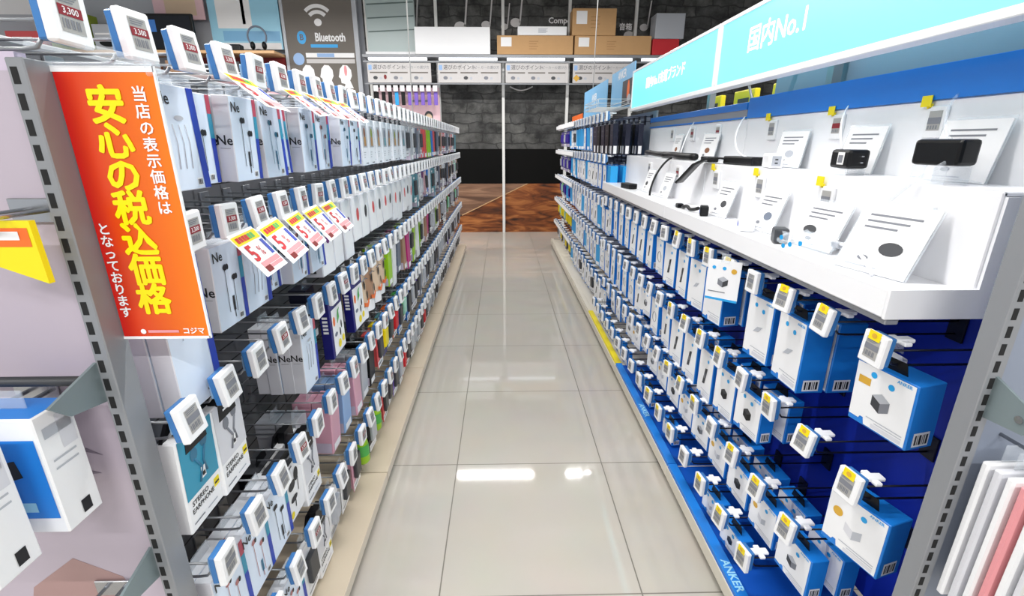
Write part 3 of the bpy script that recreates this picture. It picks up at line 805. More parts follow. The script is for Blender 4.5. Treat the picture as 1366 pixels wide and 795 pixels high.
thing('hanging_sign', [('print_sheet', sg, [('headline', big), ('upper_caption', wr), ('lower_caption', wl), ('maker_mark', bt)]), ('border', bd), ('clip', clip)],
      'orange tax price sign with yellow lettering hanging beside the slotted post', 'sign', (-.4765, .634, 1.381)).scale = (.948,) * 3

# end panel of the earphone rack with its poster
ep = MB().box(-1.55, -.5585, .615, .63, .0, 1.40, 'mauve')
fc = MB()
yf = .6146
def fp(x, z): return (x, yf, z)
fc.rect((0, yf, 0), X, Z, -1.55, -.562, .05, 1.38, 'face_skin')
fq = MB()
yq = yf - .0005
fq.prism([(-.70, yq, .862), (-.66, yq, .875), (-.62, yq, .868), (-.60, yq, .856), (-.64, yq, .866), (-.69, yq, .857)], (0, .0003, 0), 'face_line')
fq.prism([(-.685, yq, .826), (-.65, yq, .838), (-.61, yq, .824), (-.65, yq, .820)], (0, .0003, 0), 'face_line').disc((-.65, yq - .0006, .828), X, Z, .008, .007, 'charcoal', 14)
fl_ = MB(); fl_.prism([(-.78, yq, .60), (-.70, yq, .66), (-.63, yq, .62), (-.60, yq, .55), (-.72, yq, .50), (-.8, yq, .54)], (0, .0003, 0), 'face_warm')
thing('end_poster', [('backing_panel', ep), ('print', fc, [('eye_print', fq), ('lips_print', fl_)])], 'large pale poster of a face on the end of the earphone rack', 'poster')

# end fittings: brackets, bars, hooks and packages on the end of the earphone rack
for i, (z, lab) in enumerate([(.985, 'grey steel bracket on slotted post, above the poster eye'), (.665, 'grey steel bracket on slotted post, below the poster eye')]):
    br = MB().prism([(-.560, .60, z - .03), (-.560, .545, z - .02), (-.560, .52, z + .005), (-.560, .60, z + .03)], (.004, 0, 0), 'bracket')
    br2 = MB().box(-.560, -.5645, .598, .604, z - .02, z - .01, 'steel').box(-.560, -.5645, .598, .604, z + .01, z + .02, 'steel')
    single('shelf_bracket', br.merge(br2), lab, 'bracket', group='brackets on the near slotted post')
def long_hook(x, y0, z, L, name, label, wide=.03):
    b = MB().tube([(x - wide / 2, y0, z), (x - wide / 2, y0 - L + .01, z), (x - wide / 2 + .006, y0 - L, z + .004), (x + wide / 2 - .006, y0 - L, z + .004), (x + wide / 2, y0 - L + .01, z), (x + wide / 2, y0, z)], .003, 'chrome', 8)
    pl = MB().box(x - .03, x + .03, y0 - .004, y0, z - .015, z + .015, 'chrome', .001)
    return thing(name, [('loop', b), ('back_plate', pl)], label, 'hook', group='chrome hooks on the end of the earphone rack')
long_hook(-.66, .613, .965, .09, 'display_hook', 'chrome loop hook on the end poster above the boxes')
long_hook(-.645, .613, .60, .16, 'display_hook', 'chrome loop hook low on the end poster')
long_hook(-.585, .613, 1.22, .09, 'display_hook', 'chrome hook holding the yellow pack at the end')
bar = MB().tube([(-1.3, .575, 1.0), (-.562, .575, 1.0)], .007, 'charcoal', 8)
single('crossbar', bar, 'dark crossbar running across the end poster', 'bar')
eb = MB().box(-.05, .05, -.028, .028, -.175, 0, 'white', .002, {'-y': 'carton_white', '+z': 'blue'})
ebp = MB().rect((0, -.0286, -.02), X, Z, -.045, .045, -.13, -.01, 'blue').prism([(-.03, -.0286, -.07), (.012, -.0286, -.06), (.016, -.0286, -.085), (-.026, -.0286, -.098)], (0, -.0006, 0), 'ink').rect((0, -.0288, -.02), X, Z, -.04, .02, -.12, -.105, 'cyan_print')
ebl = MB().rect((.0506, 0, 0), Y, Z, -.02, .02, -.035, -.02, 'ink_pale')
for k in range(2): ebl.rect((.0506, 0, 0), Y, Z, -.018, .016, -.07 - k * .012, -.067 - k * .012, 'ink_pale')
ebl.rect((.0506, 0, 0), Y, Z, -.002, .012, -.165, -.145, 'ink').rect((.0506, 0, 0), Y, Z, .0, .022, -.06, -.01, 'carton_side')
ebt = MB().box(-.02, .02, -.001, .001, 0, .025, 'clear_film')
em = [(n, b.mesh(n)) for n, b in (('carton', eb), ('picture', ebp), ('side_print', ebl), ('hang_tab', ebt))]
thing('gadget_box', em, 'white boxed gadget with blue top hanging against the end poster', 'small box', (-.635, .55, .975), (0, 0, 0), 'boxes on the end of the earphone rack')
thing('gadget_box', em, 'white boxed gadget in front of its twin at the end poster', 'small box', (-.652, .47, .965), (0, 0, 0), 'boxes on the end of the earphone rack')
yp = MB().prism([(-.03, -.004, 0), (.03, -.004, 0), (.032, -.004, -.075), (-.005, -.004, -.06), (-.03, -.004, -.05)], (0, .008, 0), 'yellow')
yq2 = MB().rect((0, -.0046, 0), X, Z, -.026, .026, -.03, -.008, 'orange').rect((0, -.0052, 0), X, Z, -.02, .015, -.022, -.012, 'paper')
thing('small_pouch', [('pouch', yp), ('print', yq2)], 'yellow and orange pouch hanging beside the slotted post', 'pack', (-.574, .56, 1.215))

# ---------------------------------------------------------------- blue charger rack
XR = 1.0
RY0, RY1 = .66, 6.2
parts = []
parts.append(('blue_panel', MB().box(XR, XR + .012, RY0, 3.25, .1, 1.06, 'panel_blue')))
parts.append(('peg_panel', MB().box(XR, XR + .012, 3.251, RY1, .1, 1.5, 'panel_grey')))
parts.append(('slotted_post', slotted(.730, .756, .628, .661, 0, 1.75, 'steel', '-y')))
y = RY0; k = 0
while y < RY1 - .05:
    y1 = min(y + .9, RY1) if RY1 - y > 1.0 else RY1
    cap = 'blue' if y < 2.4 else ('yellow' if y < 3.3 else 'cream')
    parts.append(('base_board', MB().box(.645, XR, y + .001, y1 - .001, .035, .085, 'cream', .002, {'+z': 'blue_deep' if y < 2.4 else 'cream'}), [('edge_strip', MB().box(.648, .682, y + .002, y1 - .002, .0845, .1, cap, .002))]))
    parts.append(('foot', MB().box(.66, .73, y + .1, y + .16, 0, .035, 'foot_black', .003)))
    parts.append(('rear_post', MB().box(XR + .012, XR + .04, y + .005, y + .035, 0, 1.75 if y < 3.3 else 1.5, 'steel')))
    y = y1
for yy in (1.05, 1.95): parts.append(('brand_lettering', MB().text('ANKER', .034, (.665, yy, .1006), -Y, X, 'cyan_print', .02)))
thing('display_rack', parts, 'blue charger rack with blue edged base facing the earphones', 'display rack')

NEAR_R = 2.6
R_ROWS = [
    # z, tag x, y start, y end, spacing, list of kinds
    (.935, .70, .797, 3.2, .15, 'third', ['ch_gold', None, 'ch_faint', 'ch_faint', None, 'ch_faint', 'ch_faint', 'bank', 'bank', 'cable', 'b_half', 'bank', 'b_half', 'cable', 'bank', 'b_half', 'cable']),
    (.645, .70, .776, 3.2, .15, 'fourth', ['ch_round', None, None, 'ch_black', 'ch_cube_tall', 'bank', 'bank', 'bank', 'b_half', 'cable', 'ch_grey', 'b_half', 'cable', 'cable', 'b_half', 'bank', 'b_half']),
    (.395, .70, .921, 3.2, .146, 'fifth', ['ch_grey', 'ch_pale', 'ch_black', 'ch_pale', 'ch_grey', 'ch_pale', 'ch_black', 'ch_pale', 'ch_grey', 'lo_cable', 'ch_pale', 'ch_grey', 'lo_cable', 'ch_pale', 'ch_grey', 'lo_cable']),
    (.228, .655, .995, 3.2, .146, 'lowest', [None, 'ch_black', 'ch_pale', None, None, 'ch_grey', None, 'cable', 'ch_grey', None, 'cable', 'ch_pale', 'cable', 'cable', 'ch_grey', 'cable']),
]
SHORT = {'ch_faint', 'ch_cube_tall', 'bank', 'cable', 'b_half'}
K['lo_black'] = charger_box('low charger box with black cube', 'black', .105, .084, .04)
K['lo_pale'] = charger_box('low charger box with pale cube', 'pale', .1, .084, .04)
K['lo_grey'] = charger_box('low charger box with grey cube', 'grey', .1, .084, .04)
K['lo_cable'] = charger_box('low cable box with cable loop', 'cable', .08, .084, .03, name='cable_box', cat='cable box', badges=1)
for (z, tx, y, y1, st, rown, kinds) in R_ROWS:
    n = 0
    for kn in kinds:
        if y > y1: break
        n += 1
        near = y < NEAR_R
        lab = f'clip hook with white price tag, {ordinal(n)} along {rown} row, blue rack'
        place_hook('r', round(1.0 - tx, 3), y < 1.9 and n % 5 != 4, False, near, (tx, y, z), (0, 0, math.pi), lab)
        if kn:
            if tx < .68: kn = {'ch_black': 'lo_black', 'ch_pale': 'lo_pale', 'ch_grey': 'lo_grey', 'cable': 'lo_cable'}[kn]
            kd = K[kn]
            nb = 2 if (kn in ('ch_faint', 'bank', 'ch_black', 'ch_cube_tall', 'ch_grey', 'ch_pale')) and near else 1
            ang = math.pi + (random.uniform(.02, .16) if near else 0) + (.14 if kn in ('ch_gold', 'ch_round') else 0)
            for b in range(nb):
                off = (.03 if tx > .68 else .04) + b * .078
                lab = f'{kd.desc}, {ordinal(n)} hook along {rown} row, blue rack' if b == 0 else f'{kd.desc}, second deep, {ordinal(n)} hook, {rown} row'
                pk = kd.place((tx + off, y, z - .036), (0, random.uniform(0, .06) if nb == 1 else .01, ang), near, lab, f'packages on the {rown} row of the blue rack')
                if rown == 'fifth': pk.scale = (1, 1, .86)
        y += st

# far half of the blue rack: price rails with slimmer packages below them
FAR = [
    (1.47, 'top', [(3.34, ['d_navy', 'd_black', 'd_navy', 'd_black', 'd_navy']), (3.95, ['b_half', 'b_sky', 'b_half', 'b_sky', 'b_sky']), (4.7, ['b_sky', 'c_white', 'b_half']), (5.3, ['c_purple', 'c_purple', 'c_slate'])]),
    (1.20, 'second', [(3.34, ['b_sky', 'b_half', 'cable', 'b_half', 'bank', 'cable']), (4.7, ['b_sky', 'b_half']), (5.2, ['c_purple', 'c_slate'])]),
    (.91, 'third', [(3.3, ['b_half', 'cable', 'b_sky', 'bank', 'b_half']), (5.1, ['b_sky', 'c_purple']), (5.6, ['c_purple', 'c_green'])]),
    (.63, 'fourth', [(3.25, ['b_half', 'cable', 'b_sky', 'b_half']), (4.9, ['b_sky', 'c_yellow']), (5.2, ['c_yellow', 'c_yellow', 'c_green'])]),
    (.345, 'fifth', [(3.25, ['cable', 'b_half', 'b_half', 'c_white']), (4.8, ['b_sky', 'c_yellow', 'c_tan']), (5.3, ['c_yellow', 'c_clear', 'c_tan'])]),
]
for (z, rown, runs) in FAR:
    y = runs[0][0]; n = 0; cnt = {}
    while y < RY1 - .05:
        n += 1
        run = pick(runs, y); i = cnt.get(run[0], 0); cnt[run[0]] = i + 1
        kn = run[1][i % len(run[1])]; kd = K[kn]
        place_hook('r', .30, False, False, False, (.70, y, z), (0, 0, math.pi), f'clip hook with white tag, {ordinal(n)} beyond the white display, {rown} row')
        kd.place((.735, y, z - .036), (0, random.uniform(0, .05), math.pi + random.uniform(0, .2)), False, f'{kd.desc}, {ordinal(n)} beyond the white display, {rown} row, blue rack', f'packages on the {rown} row of the blue rack')
        if n <= 3 and rown in ('top', 'second'):
            for b in (1, 2):
                kd.place((.735 + b * .085, y, z - .036), (0, 0, math.pi), False, f'{kd.desc}, {ORD[b]} deep, {ordinal(n)} beyond the white display, {rown} row', f'packages on the {rown} row of the blue rack')
        y += .15
    if z > .3:
        rail = MB().box(-.006, 0, -.75, .75, -.022, .022, 'steel_light', .002).box(-.0075, -.006, -.74, .74, -.018, .018, 'paper')
        for sy in (-.72, .72): rail.tube([(0, sy, 0), (.30, sy, 0)], .003, 'wire_grey', 6)
        single('price_rail', rail, f'white price rail along the {rown} row at far end of blue rack', 'price rail', (.682, 5.42, z + .0), (0, 0, 0), 'price rails on the blue rack')

# white stepped display shelf
DY0, DYM, DY1 = .79, 2.0, 3.3
FX, RX, BX = .69, .84, .985
ZT, ZS, ZB = 1.045, 1.222, 1.392
for (y0, y1, lab) in ((DY0, DYM - .002, 'white stepped display shelf in the near bay of the blue rack'), (DYM + .002, DY1, 'white stepped display shelf in the far bay of the blue rack')):
    tray = MB().box(FX, RX, y0, y1, ZT - .028, ZT, 'display_white', .003)
    lip = MB().box(FX - .004, FX + .008, y0, y1, .998, ZT + .008, 'display_white', .003)
    rail = MB().box(FX + .004, FX + .03, y0, y1, .985, .998, 'rail_grey', .002)
    riser = MB().box(RX, RX + .008, y0, y1, ZT - .02, ZS, 'display_white', .002)
    step = MB().box(RX + .001, BX, y0, y1, ZS - .008, ZS, 'display_white', .002)
    back = MB().box(BX, BX + .008, y0, y1, ZT, ZB, 'display_white', .002)
    end = MB().prism([(FX - .004, y0, .998), (BX, y0, .998), (BX, y0, ZS - .008), (RX + .004, y0, ZS - .008), (RX + .004, y0, ZT + .008), (FX - .004, y0, ZT + .008)], (0, -.006, 0), 'display_white')
    thing('display_shelf', [('tray', tray), ('front_lip', lip), ('price_channel', rail), ('riser', riser), ('step', step), ('back_board', back), ('end_plate', end)], lab, 'display shelf', group='white display shelves')
for (y0, y1, zt, lab) in ((DY0 - .1, DYM, 1.468, 'tall royal blue header board above the near display shelf'), (DYM + .01, DY1, 1.455, 'narrow royal blue header board above the far display shelf')):
    hb = MB().box(BX - .006, BX + .004, y0, y1, ZB + .001, zt, 'board_blue', .001)
    if y0 > 1.5:
        hb = MB().box(BX - .006, BX + .004, y0, y1, zt - .028, zt, 'board_blue', .001).box(BX - .002, BX + .003, y0, y1, ZB + .008, zt - .028, 'rail_grey').box(BX - .006, BX + .004, y0, y1, ZB + .001, ZB + .008, 'board_blue')
    single('header_board', hb, lab, 'header board')
single('back_sheet', MB().box(1.06, 1.07, .7, 1.97, 1.0, 1.80, 'panel_grey'), 'plain grey back sheet behind the lit sign', 'board')

# lit sign
SX = .84
SZ0, SZ1 = 1.497, 1.735
for (y0, y1, txts, lab) in ((DY0 - .1, 2.02, [('国内No.1', .085, 1.62)], 'near lit cyan brand sign above the display shelf'), (2.03, DY1, [('国内No.1充電ブランド', .062, 2.68)], 'far lit cyan brand sign beside the blue header panels')):
    fr = MB().box(SX, SX + .05, y0, y1, SZ0, SZ0 + .018, 'frame_white', .002).box(SX, SX + .05, y0, y1, SZ1 - .014, SZ1, 'frame_white', .002)
    fr.box(SX, SX + .05, y0, y0 + .016, SZ0 + .017, SZ1 - .013, 'frame_white', .002).box(SX, SX + .05, y1 - .016, y1, SZ0 + .017, SZ1 - .013, 'frame_white', .002)
    ff = MB().box(SX + .004, SX + .045, y0 + .015, y1 - .015, SZ0 + .017, SZ1 - .013, 'lightbox')
    tt = MB()
    for (t_, s_, yc) in txts: tt.text(t_, s_, (SX + .003, yc, (SZ0 + SZ1) / 2 + .01), -Y, Z, 'lightbox_text', .012)
    ar = MB()
    for yy in (y0 + .2, y1 - .2): ar.box(SX + .05, 1.06, yy - .01, yy + .01, SZ0 + .1, SZ0 + .12, 'steel')
    thing('light_sign', [('frame', fr), ('lit_face', ff, [('lettering', tt)]), ('arm', ar)], lab, 'sign', group='lit signs above the display')

# blue header panels beyond the lit sign
def header(y0, y1, z0, z1, m, txt, pic, lab):
    b = MB().box(-.004, .004, y0, y1, z0, z1, m, .001)
    pts = [('board', b)]
    if txt: pts.append(('lettering', MB().text(txt, (z1 - z0) * .28, (-.0046, (y0 + y1) / 2, z1 - (z1 - z0) * (.16 if pic else .35)), -Y, Z, 'paper', .02)))
    if pic:
        q = MB().rect((-.0046, y0 + .02, z0 + .01), Y, Z, 0, (y1 - y0) * .42, 0, (z1 - z0) * .62, 'charcoal')
        q.disc((-.005, y0 + .13, z0 + .1), Y, Z, .035, .07, 'orange', 14).disc((-.0054, y0 + .1, z0 + .05), Y, Z, .05, .03, 'silver', 14)
        pts.append(('picture', q))
    pts.append(('foot_clip', MB().box(-.006, .006, y0 + .03, y0 + .05, 1.49, z0 + .02, 'post_white').box(-.006, .006, y1 - .05, y1 - .03, 1.49, z0 + .02, 'post_white')))
    return thing('header_sign', pts, lab, 'header panel', (.86, 0, 0), (0, 0, 0), 'header panels on the blue rack')
header(3.32, 3.98, 1.535, 1.80, 'header_blue', 'ANKER', True, 'blue header panel with dark picture next to the lit sign')
header(4.15, 5.25, 1.53, 1.79, 'header_blue', 'ANKER', False, 'plain sky blue header panel second from the lit sign')
header(5.35, 6.1, 1.52, 1.60, 'orange', None, False, 'low orange header panel at far end of blue rack')

# wire basket beside the lit sign
bk = MB()
for zz_ in (1.525, 1.55, 1.575):
    bk.tube([(.64, 3.34, zz_), (.64, 3.87, zz_), (.85, 3.87, zz_), (.85, 3.34, zz_)], .0022, 'post_white', 6, closed=True)
for i in range(9): bk.tube([(.64, 3.36 + i * .062, 1.525), (.85, 3.36 + i * .062, 1.525)], .0018, 'post_white', 5)
for i in range(9): bk.tube([(.64, 3.36 + i * .062, 1.525), (.64, 3.36 + i * .062, 1.575)], .0016, 'post_white', 5)
single('wire_basket', bk, 'white wire basket on the blue rack beyond the lit sign', 'basket')

# yellow packs on the other side seen through the gap
for n, (yy, w_) in enumerate(((2.25, .2), (2.62, .22), (2.98, .18))):
    b = MB().box(1.25, 1.28, yy - w_ / 2, yy + w_ / 2, 1.36, 1.56, 'yellow', .006).rect((1.2494, yy, 1.5), Y, Z, -.06, .06, -.02, .02, 'charcoal')
    single('yellow_pack', b, f'yellow pack glimpsed in the gap under the lit sign, {ORD[n + 1]} along', 'pack', group='yellow packs behind the blue rack')
single('back_bar', MB().tube([(1.03, 2.48, 1.575), (1.2, 2.48, 1.575)], .006, 'steel', 6).tube([(1.2, 2.48, 1.575), (1.29, 2.48, 1.34)], .006, 'steel', 6).tube([(1.2, 2.0, 1.575), (1.2, 3.25, 1.575)], .006, 'steel', 8).tube([(1.29, 2.0, 1.34), (1.29, 3.25, 1.34)], .012, 'steel', 8), 'grey hanging bar behind the gap under the lit sign', 'bar')

# ---------------------------------------------------------------- goods on the white display
def shelf_tag(x, y, z, red, sticker, lab):
    c = MB().box(-.008, 0, -.026, .026, -.034, .034, 'case_white', .002)
    s = MB().rect((-.0086, 0, 0), -Y, Z, -.017, .017, -.018, .024, 'screen').rect((-.0090, 0, 0), -Y, Z, -.017, .017, -.004, .010, 'screen_red' if red else 'ink_grey')
    for k in range(4): s.rect((-.0090, 0, 0), -Y, Z, -.014 + k * .007, -.010 + k * .007, -.015, -.007, 'ink_grey')
    pts = [('case', c), ('screen', s)]
    if sticker: pts.append(('sticker', MB().box(-.0105, -.0085, .018, .046, .034, .058, 'sticker', .0005).box(-.008, -.004, .018, .03, .03, .04, 'sticker')))
    return thing('price_tag', pts, lab, 'price tag', (x, y, z), (0, 0, 0), 'price tags on the white display')
tags = [(BX, .83, 1.34, False, False), (BX, 1.12, 1.345, False, True), (BX, 1.45, 1.345, True, True), (BX, 1.80, 1.345, False, True), (BX, 2.25, 1.345, True, False), (BX, 2.55, 1.345, True, False), (BX, 2.85, 1.345, False, False)]
for n, t in enumerate(tags):
    shelf_tag(t[0], t[1], t[2], t[3], t[4], f'white price tag on upper display board, {ORD[n + 1]} from the near end')
tags = [(RX, .93, 1.15, True, False), (RX, 1.22, 1.16, False, True), (RX, 1.55, 1.165, False, True), (RX, 1.88, 1.165, False, True), (RX, 2.3, 1.165, True, False), (RX, 2.75, 1.165, False, False)]
for n, t in enumerate(tags):
    shelf_tag(t[0], t[1], t[2], t[3], t[4], f'white price tag on lower display riser, {ORD[n + 1]} from the near end')

def info_card(x, y, z, w, h, lean, yaw, seed, lab, tint='paper'):
    rr = random.Random(seed)
    x = (RX if z < 1.15 else BX) - .012 - h * math.sin(lean) - w / 2 * math.sin(abs(yaw))
    c = MB().box(-.0015, 0, -w / 2, w / 2, 0, h, tint)
    foot = MB().box(-.03, 0, -w / 2, w / 2, 0, .002, 'clear_film').box(0, .0015, -w / 2 - .004, w / 2 + .004, 0, h + .006, 'clear_film')
    p = MB(); o = (-.0021, 0, 0)
    for k in range(3): p.rect(o, -Y, Z, -w * .36, w * (.34 - .12 * k), h * (.82 - .09 * k), h * (.85 - .09 * k), 'ink_grey')
    p.disc((-.0021, rr.uniform(-.2, .2) * w, h * .38), Y, Z, w * .16, h * .1, rr.choice(['charcoal', 'slate', 'ink_pale', 'brown']), 16)
    p.disc((-.0024, rr.uniform(.1, .3) * w, h * .2), Y, Z, w * .08, h * .04, 'ink_grey', 12)
    p.rect(o, -Y, Z, -w * .36, w * .1, h * .07, h * .09, 'ink_pale')
    return thing('info_card', [('sheet', c, [('print', p)]), ('holder', foot)], lab, 'information card', (x, y, z), (0, lean, yaw), 'information cards on the white display')
info_card(.80, .93, ZT + .001, .15, .145, .42, .25, 1, 'big leaning information card at near end of display tray')
info_card(.80, 1.17, ZT + .001, .14, .12, .35, .1, 2, 'information card behind the clear bag on display tray')
info_card(.795, 1.42, ZT + .001, .11, .125, .32, .12, 3, 'leaning information card behind the grey cube charger')
info_card(.795, 1.72, ZT + .001, .11, .125, .32, .1, 4, 'leaning information card beside the white cube charger')
info_card(.795, 2.35, ZT + .001, .11, .12, .3, .1, 5, 'leaning information card below the hanging black strap')
info_card(.80, 2.65, ZT + .001, .09, .12, .3, .1, 6, 'leaning information card near far end of display tray')
info_card(.955, 1.0, ZS + .001, .13, .125, .2, .1, 7, 'information card behind the big black charger')
info_card(.955, 1.30, ZS + .001, .12, .12, .2, .1, 8, 'information card behind the black plug charger')
info_card(.955, 1.63, ZS + .001, .14, .115, .16, .05, 9, 'wide white information card on the upper display step')
info_card(.955, 2.28, ZS + .001, .15, .12, .18, .05, 10, 'information card with picture behind the black straps')
info_card(.955, 2.7, ZS + .001, .10, .12, .2, .05, 11, 'information card on upper step at far end of display')

# chargers
def charger(x, y, z, sx, sy, sz, yaw, m, lab, mark=None, prongs=True, name='charger', tilt=0):
    b = MB().box(-sx / 2, sx / 2, -sy / 2, sy / 2, 0, sz, m, min(sx, sz) * .16)
    pts = [('body', b)]
    if mark == 'label': pts.append(('label', MB().box(-sx / 2 - .0006, -sx / 2, -sy * .25, sy * .08, sz * .2, sz * .85, 'paper').rect((-sx / 2 - .0012, 0, 0), Y, Z, -sy * .2, sy * .03, sz * .3, sz * .7, 'ink_grey')))
    if mark == 'ports': pts.append(('port', MB().box(-sx / 2 - .0006, -sx / 2, -sy * .25, -sy * .12, sz * .3, sz * .6, 'strip_blue').box(-sx / 2 - .0006, -sx / 2, sy * .12, sy * .25, sz * .3, sz * .6, 'strip_blue')))
    if mark == 'dot': pts.append(('badge', MB().disc((-sx / 2 - .0006, sy * .25, sz * .5), Y, Z, sz * .22, sz * .22, 'strip_blue', 18, (.0008, 0, 0)).box(-sx / 2 - .0006, -sx / 2, -sy * .1, -sy * .02, sz * .3, sz * .6, 'ink_pale')))
    if mark == 'face': pts.append(('socket', MB().box(-sx * .3, sx * .3, -sy / 2 - .0006, -sy / 2, sz * .15, sz * .85, 'silver', .0003).box(-sx * .1, sx * .1, -sy / 2 - .001, -sy / 2, sz * .55, sz * .65, 'charcoal').box(-sx * .1, sx * .1, -sy / 2 - .001, -sy / 2, sz * .3, sz * .4, 'charcoal')))
    if prongs:
        pts.append(('prong', MB().box(-.003, .003, -sy / 2 - .012, -sy / 2 + .001, sz * .62, sz * .68, 'chrome')))
        pts.append(('prong', MB().box(-.003, .003, -sy / 2 - .012, -sy / 2 + .001, sz * .3, sz * .36, 'chrome')))
    return thing(name, pts, lab, 'charger', (x, y, z + .0008), (0, tilt, yaw))
def stand(x, y, z, w, d, h, lab):
    b = MB().box(-d / 2, d / 2, -w / 2, w / 2, h - .003, h, 'clear_film').box(-d / 2, -d / 2 + .003, -w / 2, w / 2, 0, h - .003, 'clear_film').box(d / 2 - .003, d / 2, -w / 2, w / 2, 0, h - .003, 'clear_film')
    return single('acrylic_stand', b, lab, 'stand', (x, y, z), (0, 0, 0), 'clear stands on the white display')
stand(.88, .965, ZS, .08, .05, .035, 'clear acrylic stand under the big black charger')
charger(.88, .965, ZS + .035, .045, .098, .05, .12, 'black_gloss', 'big black charger brick on near end of upper step', prongs=False)
stand(.89, 1.245, ZS, .06, .05, .016, 'clear acrylic stand under the black plug charger')
charger(.89, 1.245, ZS + .016, .05, .085, .046, -.1, 'black', 'black plug charger with white label on upper step', 'label')
charger(.89, 1.60, ZS, .045, .085, .045, -.25, 'display_white', 'white charger with socket face on upper step', 'face', False)
charger(.745, 1.245, ZT, .035, .045, .04, -.3, 'charcoal', 'grey cube charger on the display tray', None)
charger(.745, 1.43, ZT, .042, .055, .038, -.3, 'display_white', 'white cube charger with blue badge on tray', 'dot', False)
charger(.745, 1.745, ZT, .03, .05, .036, -.35, 'black', 'black two port charger on the display tray', 'ports', False)

def cable(pts, r, m, name, lab, extra=None):
    c = bpy.data.curves.new('c', 'CURVE'); sp = c.splines.new('NURBS'); sp.points.add(len(pts) - 1)
    for p_, q in zip(sp.points, pts): p_.co = (*q, 1)
    sp.use_endpoint_u = True; sp.order_u = 4; c.dimensions = '3D'
    o = bpy.data.objects.new('c', c); COL.objects.link(o)
    c.resolution_u = 6
    dg = bpy.context.evaluated_depsgraph_get(); dg.update()
    me = bpy.data.meshes.new_from_object(o.evaluated_get(dg))
    P = [v.co.copy() for v in me.vertices]
    bpy.data.objects.remove(o); bpy.data.curves.remove(c); bpy.data.meshes.remove(me)
    b = MB().tube(P, r, m, 8)
    if extra: return thing(name, [('cord', b)] + extra, lab, 'cable')
    return single(name, b, lab, 'cable')
cable([(.745, 1.80, ZT + .02), (.74, 1.83, ZT + .01), (.73, 1.86, ZT + .008), (.745, 1.90, ZT + .02), (.73, 1.93, ZT + .008), (.75, 1.96, ZT + .006)], .007, 'black', 'charging_cable', 'thick black plug lead beside the two port charger',
      [('plug', MB().box(.725, .75, 1.96, 1.99, ZT, ZT + .018, 'black', .003))])
# strap hanging over the step
st_ = MB()
prof = [(.91, 1.92, ZS + .014), (.875, 1.95, ZS + .018), (.83, 1.98, ZS + .014), (.80, 2.0, ZS - .008), (.785, 2.03, ZS - .04), (.772, 2.06, ZS - .07), (.765, 2.075, ZS - .085)]
vs = []; fs = []
for i, p_ in enumerate(prof):
    wv = Vector((.026, .032, 0)) if i > 2 else Vector((.02, .034, 0))
    nv = Vector((-.009, -.004, .006))
    P = Vector(p_)
    vs += [P - wv, P + wv, P + wv + nv, P - wv + nv]
for i in range(len(prof) - 1):
    for j in range(4): fs.append((4 * i + j, 4 * i + (j + 1) % 4, 4 * i + 4 + (j + 1) % 4, 4 * i + 4 + j))
fs += [(3, 2, 1, 0), tuple(4 * (len(prof) - 1) + j for j in range(4))]
st_.add(vs, fs, 'black', True)
single('black_strap', st_, 'wide black strap drooping over the display step', 'strap')
charger(.90, 1.82, ZS, .05, .19, .03, .1, 'black', 'long black bar charger at the strap end on upper step', None, False, 'power_bar')
charger(.90, 2.12, ZS, .045, .12, .022, -.15, 'black_gloss', 'flat black power bank behind the drooping strap', None, False, 'power_bank')
cable([(.87, 2.2, ZS + .019), (.85, 2.35, ZS + .019), (.87, 2.45, ZS + .02), (.89, 2.55, ZS + .019), (.87, 2.65, ZS + .019)], .016, 'black', 'charging_cable', 'thick black cable bundle along the far upper step')
cable([(.90, 2.62, ZS + .019), (.87, 2.75, ZS + .02), (.89, 2.85, ZS + .019), (.86, 2.95, ZS + .03), (.9, 3.05, ZS + .019)], .014, 'black_gloss', 'charging_cable', 'black cable coil at far end of upper step')
charger(.75, 2.85, ZT, .05, .12, .03, .2, 'black', 'black adapter at far end of display tray', None, False, 'power_adapter')
cable([(.74, 2.4, ZT + .006), (.745, 2.42, ZT + .08), (.80, 2.43, ZT + .17), (.84, 2.42, ZS + .01)], .005, 'black', 'charging_cable', 'thin black lead rising from tray to upper step')
# white tethers
cable([(BX - .004, 2.02, 1.40), (.90, 1.95, 1.33), (.88, 1.86, 1.26), (.90, 1.80, ZS + .03)], .003, 'white', 'security_tether', 'white security tether to the long black bar')
cable([(BX - .004, 1.08, 1.40), (.93, 1.05, 1.38), (.89, 1.0, 1.32), (.885, .965, ZS + .085)], .003, 'clear_film', 'security_tether', 'clear security tether to the big black charger')
cable([(.885, .93, ZS + .06), (.83, .95, ZS + .02), (.80, 1.0, 1.17), (.775, 1.02, 1.10), (.765, 1.03, ZT + .003)], .004, 'clear_film', 'security_tether', 'clear security strap falling to the display tray')
cable([(BX - .004, 1.42, 1.40), (.93, 1.38, 1.36), (.89, 1.28, 1.285)], .0025, 'white', 'security_tether', 'white security tether to the black plug charger')
cable([(BX - .004, 2.55, 1.40), (.93, 2.5, 1.35), (.88, 2.42, 1.25)], .003, 'white', 'security_tether', 'white security tether above the black cable bundle')
cable([(.74, .90, ZT + .004), (.755, .95, ZT + .03), (.765, 1.0, ZT + .05), (.77, 1.05, ZT + .035)], .004, 'white', 'charging_cable', 'short white cable on near end of tray',
      [('plug', MB().box(.763, .777, 1.045, 1.07, ZT + .026, ZT + .04, 'silver', .002))])
